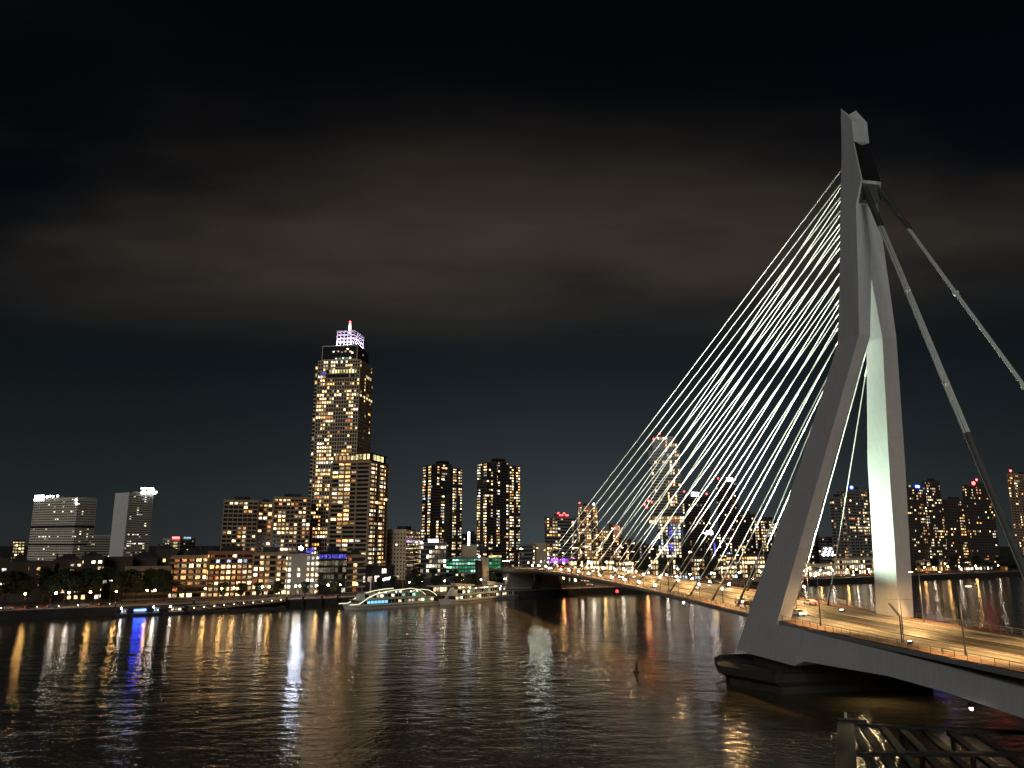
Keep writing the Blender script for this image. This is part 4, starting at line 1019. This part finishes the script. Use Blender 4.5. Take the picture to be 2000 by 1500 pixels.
# ------------------------------------------------------------------ quay lamps
lp_pole = MB().tube([(0, 0, 0), (0, 0, .9), (0, 0, 5.6)], [.16, .10, .06], 6).mesh('pole', M_black)
lp_cap = MB().loft([[(.42 * math.cos(a * .785), .42 * math.sin(a * .785), 6.42) for a in range(8)], [(.10 * math.cos(a * .785), .10 * math.sin(a * .785), 6.72) for a in range(8)]]).mesh('cap', M_black)
lp_bulb = {}
def quay_lamp(px, d_, m, label, group, r=.42, h=1.0):
    if (m.name, r) not in lp_bulb: lp_bulb[(m.name, r)] = MB().ball((0, 0, 6.05), r, 10, 6).mesh('lantern', m, True)
    t = thing('quay_lamp', label, 'street lamp', Q(px, d_), 0, group); t.scale = (1, 1, h)
    inst('pole', lp_pole, t); inst('lantern', lp_bulb[(m.name, r)], t); inst('cap', lp_cap, t)
    return t
ql = [(5, 9, 0), (62, 9, 0), (121, 9, 1), (146, 9, 1), (187, 9, 0), (237, 8, 0), (296, 8, 0), (311, 7, 1), (408, 8, 0), (440, 7, 0), (463, 7, 0), (518, 8, 1), (531, 8, 0), (582, 8, 1), (590, 8, 1), (623, 7, 0), (645, 7, 1), (668, 7, 0), (700, 9, 1)]
for k, (px, d_, w) in enumerate(ql):
    quay_lamp(px, d_, (L_lamp, L_lampw)[w], '%s glowing quay lamp from the left edge on the left bank' % ORD[k], 'glowing lamps on the left quay', .46 if w else .40)
qr = [(740, 14, 1), (802, 12, 1), (826, 14, 1), (870, 15, 1), (905, 16, 0), (940, 16, 1), (986, 18, 1)]
for k, (px, d_, w) in enumerate(qr):
    quay_lamp(px, d_, (L_lamp, L_lampw)[w], '%s lamp from the left behind the moored tour boats' % ORD[k], 'lamps behind the tour boats', .38)
qf = [(1100, 8, 0), (1136, 6, 1), (1158, 5, 1), (1180, 8, 0), (1215, 10, 1), (1262, 8, 0), (1300, 10, 1), (1345, 12, 1), (1392, 10, 0), (1440, 9, 1), (1482, 10, 0), (1498, 12, 1), (1566, 9, 1), (1598, 9, 0), (1622, 8, 1), (1650, 8, 0), (1668, 8, 1), (1692, 9, 1), (1800, 10, 0), (1818, 8, 1), (1846, 9, 0), (1868, 8, 1), (1900, 9, 0), (1944, 9, 1)]
for k, (px, d_, w) in enumerate(qf):
    quay_lamp(px, d_, (L_lamp, L_lampw)[w], '%s lamp from the left on the bank beyond the bridge' % ORD[k], 'lamps on the bank beyond the bridge', .50, 1.0)
# floodlit masts over the street beyond the bridge
for k, (px, py, Y) in enumerate([(1376, 1042, 640), (1430, 934, 700), (1018, 1072, 520), (985, 1096, 515), (992, 1096, 522)]):
    zt_ = z_at(px, py, Y)
    if k == 1: continue
    t = thing('light_mast', ['tall light mast with white head beyond the middle cables', '', 'thin light mast left of the outermost cable foot', 'left twin street mast above the bridge landing', 'right twin street mast above the bridge landing'][k], 'lamp post', (m_of(px) * Y, Y, GZ))
    MB().tube([(0, 0, 0), (0, 0, zt_ - GZ)], [.22, .12], 6).build('pole', M_grey, t)
    MB().box(-1.0, 1.0, -.3, .3, zt_ - GZ, zt_ - GZ + .5).build('head', M_black, t)
    for x in (-.6, .6): ubox('lens', L_lampw, t, x, -.33, zt_ - GZ + .08, .6, .06, .36)

# parked cars on the quays
cq = [(30, 6, 0), (76, 7, 1), (118, 6, 2), (176, 6, 0), (216, 7, 1), (1572, 22, 0), (1590, 22, 2), (1612, 22, 1), (1640, 22, 0), (1664, 22, 2), (1690, 22, 1), (1806, 22, 0), (1832, 22, 2), (1878, 22, 1), (1150, 22, 0), (1190, 22, 1), (1240, 22, 2), (1290, 22, 0), (1350, 22, 1), (1420, 22, 2), (1470, 22, 0)]
for k, (px, d_, i) in enumerate(cq):
    left = px < 900
    lab = ('%s car from the left parked on the left promenade' % ORD[k]) if left else ('%s car from the left on the road beyond the bridge' % ORD[k - 5])
    place_car(i, Q(px, d_ - 1, GZ + .012), QANG + (math.pi / 2 if (k % 3) else -math.pi / 2), lab, 'cars on the left quay' if left else 'cars on the far bank road')

# ------------------------------------------------------------------ boats
def boat_frame(px0, py0, px1, py1):
    a, b = G(px0, py0), G(px1, py1)
    return a, b, (b - a).length, math.atan2(b.y - a.y, b.x - a.x)
def hull(L, B, H, sheer, m, t, name='hull', x0=0.0):
    rings = []
    n = 14
    for k in range(n + 1):
        u = k / n; x = x0 + L * u
        w = B / 2 * (min(1, (u / .16)) ** .6 if u < .16 else (1 if u < .93 else 1 - (u - .93) * 1.6))
        w = max(w, .08)
        zt_ = H + sheer * max(0, (.25 - u) / .25) ** 2
        rk = -1.6 * max(0, (.12 - u) / .12)
        rings.append([(x - rk * 0, -w * .82, -.6), (x - rk * 0, w * .82, -.6), (x + rk, w, zt_), (x + rk, -w, zt_)])
    return MB().loft(rings).build(name, m, t)
def tour_boat(label, px0, py0, px1, py1, B, arch, seed, cyan=False):
    a, b, L, ang = boat_frame(px0, py0, px1, py1)
    t = thing('tour_boat', label, 'boat', (a.x, a.y, 0), ang, 'moored tour boats')
    h = hull(L, B, 1.7, 1.2, M_hull_l, t)
    hb = B / 2
    MB().box(L * .02, L * .98, -hb - .06, -hb + .02, 1.15, 1.32).build('rubbing_strake', M_hull_d, h)
    r = random.Random(seed)
    for dk, (x0, x1, z0, hh) in enumerate(((L * .10, L * .93, 1.7, 2.6), (L * .20, L * .80, 4.5, 2.5))):
        w = hb - .7 - .5 * dk
        MB().box(x0, x1, -w, w, z0, z0 + .7).build('deck_house', M_hull_l, t)
        MB().box(x0 + .3, x1 - .3, -w + .2, w - .2, z0 + .7, z0 + hh - .1).build('saloon', M_glass, t)
        MB().box(x0 - .4, x1 + .4, -w - .3, w + .3, z0 + hh - .1, z0 + hh + .12).build('roof', M_hull_l, t)
        n = int((x1 - x0) / 2.0)
        for j in range(n):
            xx = x0 + (j + .5) * (x1 - x0) / n
            pm = M_glass
            ubox('mullion', M_hull_l, t, xx - 1.0, -w + .1, z0 + 1.55, .16, .25, 1.7)
            q = r.random()
            if cyan and dk == 0 and .08 < j / n < .34: wnm = L_cyan
            elif q < .34: wnm = WN[r.choice(['cream', 'white', 'mint', 'yellow', 'green'])]
            elif q < .62: wnm = WN['dim']
            else: continue
            ubox('window', wnm, t, xx, -w + .14, z0 + 1.5, 1.55, .12, 1.25)
    # open top deck: rail, wheelhouse, people-sized lamps
    rl = MB()
    zt_ = 7.1
    rl.tube([(L * .22, -hb + 1.3, zt_ + 1.0), (L * .80, -hb + 1.3, zt_ + 1.0)], .04, 4).tube([(L * .22, hb - 1.3, zt_ + 1.0), (L * .80, hb - 1.3, zt_ + 1.0)], .04, 4)
    for j in range(18):
        x = L * (.22 + .58 * j / 17); rl.box(x - .03, x + .03, -hb + 1.27, -hb + 1.33, zt_, zt_ + 1.0)
    rl.build('deck_rail', M_white, t)
    MB().loft([[(L * .13, -2, 4.4), (L * .18, -2, 4.4), (L * .18, 2, 4.4), (L * .13, 2, 4.4)], [(L * .135, -1.8, 7.2), (L * .18, -1.8, 7.2), (L * .18, 1.8, 7.2), (L * .135, 1.8, 7.2)]]).build('wheelhouse', M_white, t)
    MB().tube([(L * .17, 0, 7.2), (L * .17, 0, 11.5)], [.1, .05], 6).build('mast', M_white, t)
    for j in range(9):
        x = L * (.26 + .06 * j); ubox('deck_light', L_globe if j % 3 else WN['pink'], t, x, -hb + 1.5 + (j % 2), zt_ + .5, .25, .25, .22)
    if arch:
        ln = [(-.5, 2.6), (L * .05, 2.6), (L * .085, 2.6), (L * .12, 3.6), (L * .18, 5.4), (L * .26, 7.0), (L * .36, 8.0), (L * .48, 8.6), (L * .58, 8.8)]
        for sy in (-1, 1): MB().tube([(x, sy * (hb - .2), z_) for x, z_ in ln], .24, 6).build('light_arch', L_arch, t, smooth=True)
        ln = [(L * .64, 7.2), (L * .70, 8.1), (L * .78, 8.4), (L * .86, 7.8), (L * .92, 6.4), (L * .96, 4.8)]
        for sy in (-1, 1): MB().tube([(x, sy * (hb - .3), z_) for x, z_ in ln], .18, 6).build('light_arch', L_arch, t, smooth=True)
    else:
        MB().loft([[(L * .03, -.15, 1.7), (L * .13, -.15, 1.7), (L * .13, .15, 1.7), (L * .03, .15, 1.7)], [(L * .13, -.15, 8.5), (L * .17, -.15, 8.5), (L * .17, .15, 8.5), (L * .13, .15, 8.5)]]).build('raked_fin', M_hull_l, t)
    return t
tour_boat('tour boat with a glowing yellow arch over its deck, moored at the quay', 674, 1191, 848, 1180, 11.0, True, 5, True)
tour_boat('tour boat with dark raked fin and crowded top deck beside the bridge pier', 860, 1181, 1000, 1167, 11.5, False, 8)
def small_vessel(label, px0, py0, px1, py1, B, kind, cat='boat'):
    a, b = Q(px0, -6.5, 0), Q(px1, -6.5, 0); L = (b - a).length; ang = QANG
    t = thing('small_vessel', label, cat, (a.x, a.y, 0), ang, 'small vessels at the left landing')
    hull(L, B, 1.0, .5, M_hull_d, t)
    MB().box(L * .25, L * .82, -B * .36, B * .36, 1.0, 1.7).build('cabin', M_hull_l, t)
    MB().box(L * .27, L * .80, -B * .34, B * .34, 1.7, 2.8).build('cabin_glass', M_glass, t)
    MB().box(L * .22, L * .86, -B * .42, B * .42, 2.8, 3.0).build('roof', M_hull_l, t)
    if kind == 'blue':
        ubox('neon_strip', L_bluebar, t, L * .52, -B * .43, 2.5, L * .62, .15, .55); ubox('neon_strip', WN['ice'], t, L * .52, -B * .40, 1.9, L * .5, .12, .35)
        MB().tube([(L * .2, -B * .42, 1.0), (L * .2, -B * .42, 2.9)], .08, 5).build('post', M_white, t); MB().tube([(L * .86, -B * .42, 1.0), (L * .86, -B * .42, 2.9)], .08, 5).build('post', M_white, t)
    else:
        for j in range(3): ubox('window', WN['ice' if kind == 'ice' else 'cream'], t, L * (.36 + .15 * j), -B * .35, 2.2, L * .11, .12, .8)
        MB().ball((L * .3, 0, 3.5), .32, 8, 5).build('deck_lamp', L_lampw, t, smooth=True)
    return t
small_vessel('small launch with pale windows left of the blue-lit water taxi', 244, 1196, 264, 1195, 4.0, 'ice')
small_vessel('water taxi stop boat glowing bright blue', 266, 1196, 302, 1193, 5.0, 'blue')
small_vessel('small dark launch right of the blue-lit water taxi', 306, 1195, 326, 1193, 4.0, 'ice')
small_vessel('longer dark workboat at the foot of the gangway', 330, 1195, 376, 1191, 5.0, 'cream')

# gangway with zigzag railings, lit by small lamps
a, b = Q(378, -7.0, 1.0), Q(562, -4.0, 3.3)
gw = thing('gangway', 'long sloping gangway with zigzag lit railings along the quay wall', 'gangway', (0, 0, 0))
dv = (b - a); L = dv.length; dh = dv.normalized(); sd = Vector((-dh.y, dh.x, 0)).normalized()
mb = MB(); w_ = 1.7
mb.loft([[a - sd * w_, a + sd * w_, a + sd * w_ + Vector((0, 0, .35)), a - sd * w_ + Vector((0, 0, .35))], [b - sd * w_, b + sd * w_, b + sd * w_ + Vector((0, 0, .35)), b - sd * w_ + Vector((0, 0, .35))]]).build('walkway', M_prom, gw)
npan = 10
up = Vector((0, 0, 1))
for sy in (-1, 1):
    o = sd * w_ * sy
    MB().tube([a + o + up * 2.3, b + o + up * 2.3], .10, 5).build('handrail', M_white, gw)
    for k in range(npan):
        p0 = a + dv * (k / npan) + o; p1 = a + dv * ((k + .5) / npan) + o; p2 = a + dv * ((k + 1) / npan) + o
        MB().tube([p0 + up * .3, p1 + up * 2.3], .085, 5).build('diagonal', M_white, gw); MB().tube([p1 + up * 2.3, p2 + up * .3], .085, 5).build('diagonal', M_white, gw)
        if sy < 0: MB().ball(p1 + up * 1.2 + sd * .35, .13, 6, 4).build('rail_lamp', L_railamp, gw)
po = thing('pontoon', 'dark floating pontoon carrying the gangway', 'pontoon', (0, 0, 0))
p = G(470, 1190, 0)
for k in range(5):
    q = a + dv * ((k + .5) / 5); q = Vector((q.x, q.y, 0)) - sd * 1.2
    mbp = MB(); mbp.loft([[q + dh * (-L * .095) - sd * 2.6 + up * -.5, q + dh * (L * .095) - sd * 2.6 + up * -.5, q + dh * (L * .095) + sd * 2.6 + up * -.5, q + dh * (-L * .095) + sd * 2.6 + up * -.5], [q + dh * (-L * .095) - sd * 2.6 + up * .85, q + dh * (L * .095) - sd * 2.6 + up * .85, q + dh * (L * .095) + sd * 2.6 + up * .85, q + dh * (-L * .095) + sd * 2.6 + up * .85]]); mbp.build('float', M_hull_d, po)
# mooring piles along the wall
for k, px in enumerate((238, 388, 566, 598, 634, 664)):
    p = Q(px, -2.2, 0); t = thing('mooring_pile', '%s dark mooring pile from the left at the quay wall' % ORD[k], 'pile', p, 0, 'mooring piles at the quay wall')
    MB().tube([(0, 0, -2), (0, 0, 5.6)], .42, 8).build('pile', M_timber, t); MB().tube([(0, 0, 5.6), (0, 0, 5.9)], [.46, .2], 8).build('cap', M_white, t)
# tall mast of a moored sailing barge and a poster pillar
t = thing('ship_mast', 'tall reddish wooden mast rising between the tour boats and the terrace', 'mast', Q(789, 3, 1.0))
hM = z_at(789, 1108, Q(789, 3).y) - 1
MB().tube([(0, 0, 0), (0, 0, hM)], [.32, .16], 7).build('spar', mat('varnished_spar', (.25, .10, .045), .5), t); MB().tube([(-2.6, 0, hM * .72), (2.6, 0, hM * .72)], .07, 5).build('yard', M_timber, t)
t = thing('poster_pillar', 'white slender pillar on the quay left of the tall mast', 'pillar', Q(727, 8))
MB().tube([(0, 0, 0), (0, 0, .6), (0, 0, 9.0)], [.6, .42, .38], 10).build('column', M_white, t); MB().tube([(0, 0, 9.0), (0, 0, 9.5)], [.5, .1], 10).build('cap', M_grey, t)
# leaning stone slab sculpture before the green office
t = thing('slab_sculpture', 'two leaning dark and brown slabs before the green-lit office', 'sculpture', Q(940, 46), QANG)
MB().loft([[(-3, -1, 0), (0, -1, 0), (0, 2, 0), (-3, 2, 0)], [(-3.6, -1, 17), (-.4, -1, 16), (-.4, 2, 16), (-3.6, 2, 17)]]).build('slab', M_black, t)
MB().loft([[(1, -1.5, 0), (5.5, -1.5, 0), (5.5, 1.5, 0), (1, 1.5, 0)], [(.4, -1.5, 19), (4.4, -1.5, 18), (4.4, 1.5, 18), (.4, 1.5, 19)]]).build('slab', M_beige, t)
# café terrace parasols and ticket pavilion behind the boats
for k, (px, w) in enumerate([(858, 'cream'), (905, 'yellow'), (965, 'white')]):
    t = thing('ticket_pavilion', ['small lit ticket pavilion behind the bow of the second tour boat', 'small yellow-lit pavilion behind the middle of the second tour boat', 'swept-roof white pavilion beside the bridge landing'][k], 'pavilion', Q(px, 9), QANG, 'pavilions behind the tour boats')
    MB().box(-5, 5, -2.5, 2.5, 0, .3).build('base', M_kerb, t); MB().box(-4.6, 4.6, -2.2, 2.2, .3, 3.4).build('glazing', M_glass, t)
    MB().loft([[(-6, -3.2, 3.4), (6, -3.2, 3.4), (6, 3.2, 3.4), (-6, 3.2, 3.4)], [(-6.5, -3, 4.0 + k), (6.5, -3, 3.9), (6.5, 3, 3.9), (-6.5, 3, 4.0 + k)]]).build('roof', M_hull_l, t)
    for j in range(4): ubox('window', WN[w], t, -3.3 + 2.2 * j, -2.24, 1.9, 1.8, .08, 2.2)
# orange beacon hut and lit strip on the right quay
t = thing('orange_hut', 'small orange hut at the right end of the lit far quay', 'hut', Q(1955, 3), QANG)
MB().box(-3, 3, -2, 2, 0, 5).build('wall', M_orange, t); MB().box(-3.3, 3.3, -2.3, 2.3, 5, 5.4).build('roof', M_grey, t); ubox('window', WN['warm'], t, 0, -2.05, 2.8, 3.6, .1, 2.4)

# ------------------------------------------------------------------ foreground: timber fender jetty and buoy
jt = thing('timber_jetty', 'dark open timber jetty frame standing in the near water', 'jetty', (0, 0, 0))
JZ = 3.2
A = G(1652, 1408, JZ); Bq = G(1652, 1540, JZ); Cq = G(1960, 1425, JZ)
def beam(p, q, w, h, name, m=M_timber):
    p, q = Vector(p), Vector(q); d_ = (q - p).normalized(); sdv = Vector((-d_.y, d_.x, 0)).normalized() * (w / 2); u = Vector((0, 0, h))
    MB().loft([[p - sdv - u, p + sdv - u, p + sdv, p - sdv], [q - sdv - u, q + sdv - u, q + sdv, q - sdv]]).build(name, m, jt)
beam(A, Bq, 2.6, 1.3, 'edge_beam')
beam(A + Vector((-1.2, .4, .25)), A + Vector((3.2, .2, .25)), 1.6, .9, 'end_cap')
for k, (x0, y0, x1, y1) in enumerate([(1668, 1418, 1725, 1540), (1686, 1416, 1772, 1540), (1722, 1418, 1822, 1540), (1760, 1420, 1876, 1540), (1806, 1424, 1936, 1540), (1856, 1428, 2000, 1540), (1910, 1432, 2070, 1540)]):
    beam(G(x0, y0, JZ - .3), G(x1, y1, JZ - .3), 1.15, .55, 'deck_beam')
for k, (y0, y1) in enumerate(((1412, 1430), (1468, 1470), (1519, 1519))):
    beam(G(1655, y0, JZ - .05), G(2060, y1, JZ - .05), 1.2 if k else 1.0, .5, 'cross_beam')
for (x, y) in ((1648, 1412), (1652, 1470), (1655, 1530), (1760, 1424), (1860, 1432), (1800, 1475), (1900, 1478), (1840, 1525)):
    p = G(x, y, JZ - .6); MB().tube([(p.x, p.y, -3), (p.x, p.y, JZ - .5)], .36, 8).build('pile', M_timber, jt)
p = G(1652, 1404, JZ + .1)
MB().tube([(p.x, p.y, p.z - .2), (p.x, p.y, p.z + 1.0)], .22, 8).build('bollard', M_white, jt)
ul = thing('added_underdeck_lamp', 'added amber floodlight hidden under the deck behind the near girder', 'floodlight', W(-4, -10, 7.6), BANG)  # added out of view to throw golden glints on the water by the jetty
MB().tube([(0, .3, .4), (0, .3, 5.0)], .06, 6).build('stem', M_black, ul)
MB().box(-.7, .7, 0, .5, -.45, .45).build('housing', M_black, ul)
ubox('lens', glow('glint_lens', (1.0, .74, .36), 650.0), ul, 0, -.03, 0, 1.2, .04, .7)
for sx in (-.72, .72): MB().box(sx - .03, sx + .03, -.5, .0, -.45, .45).build('barn_door', M_black, ul)
MB().box(-.7, .7, -.5, 0, .45, .5).build('visor', M_black, ul)
gl_ = thing('girder_lamp', 'small warm lamp under the near side girder beside the anchor pier', 'lamp', W(-16.9, -55, 7.4), BANG)
MB().box(-.25, .25, -.25, .25, 0, .7).build('bracket', M_black, gl_); MB().ball((0, 0, -.15), .26, 8, 5).build('bulb', L_globe, gl_, smooth=True)
p = G(1243, 1313, 0)
t = thing('spar_buoy', 'small dark spar buoy floating in the lit water', 'buoy', p)
MB().tube([(0, 0, -.6), (0, 0, .5)], [.9, .75], 10).build('float', M_black, t); MB().tube([(0, 0, .4), (.12, 0, 1.6), (.18, 0, 2.6)], [.42, .22, .12], 8).build('spar', M_black, t); MB().ball((.2, 0, 2.8), .2, 8, 5).build('topmark', M_red, t)

# past three hundred lit windows on one tower the smallest are kept as one part
ws = sorted([c for c in zt.children if c.name.split('.')[0] == 'window'], key=lambda c: -(max(c.scale.x, c.scale.y) * c.scale.z))
rest = ws[300:]
if rest:
    mb = MB(); mi = []; ml = []
    for c in rest:
        l, sc3 = c.location, c.scale
        mb.box(l.x - sc3.x / 2, l.x + sc3.x / 2, l.y - sc3.y / 2, l.y + sc3.y / 2, l.z - sc3.z / 2, l.z + sc3.z / 2)
        m = c.data.materials[0]
        if m not in ml: ml.append(m)
        mi += [ml.index(m)] * 6
    me = mb.mesh('small_windows', ml[0])
    for m in ml[1:]: me.materials.append(m)
    me.polygons.foreach_set('material_index', mi)
    o = inst('small_windows', me, zt); o['kind'] = 'stuff'
    for c in rest: bpy.data.objects.remove(c)
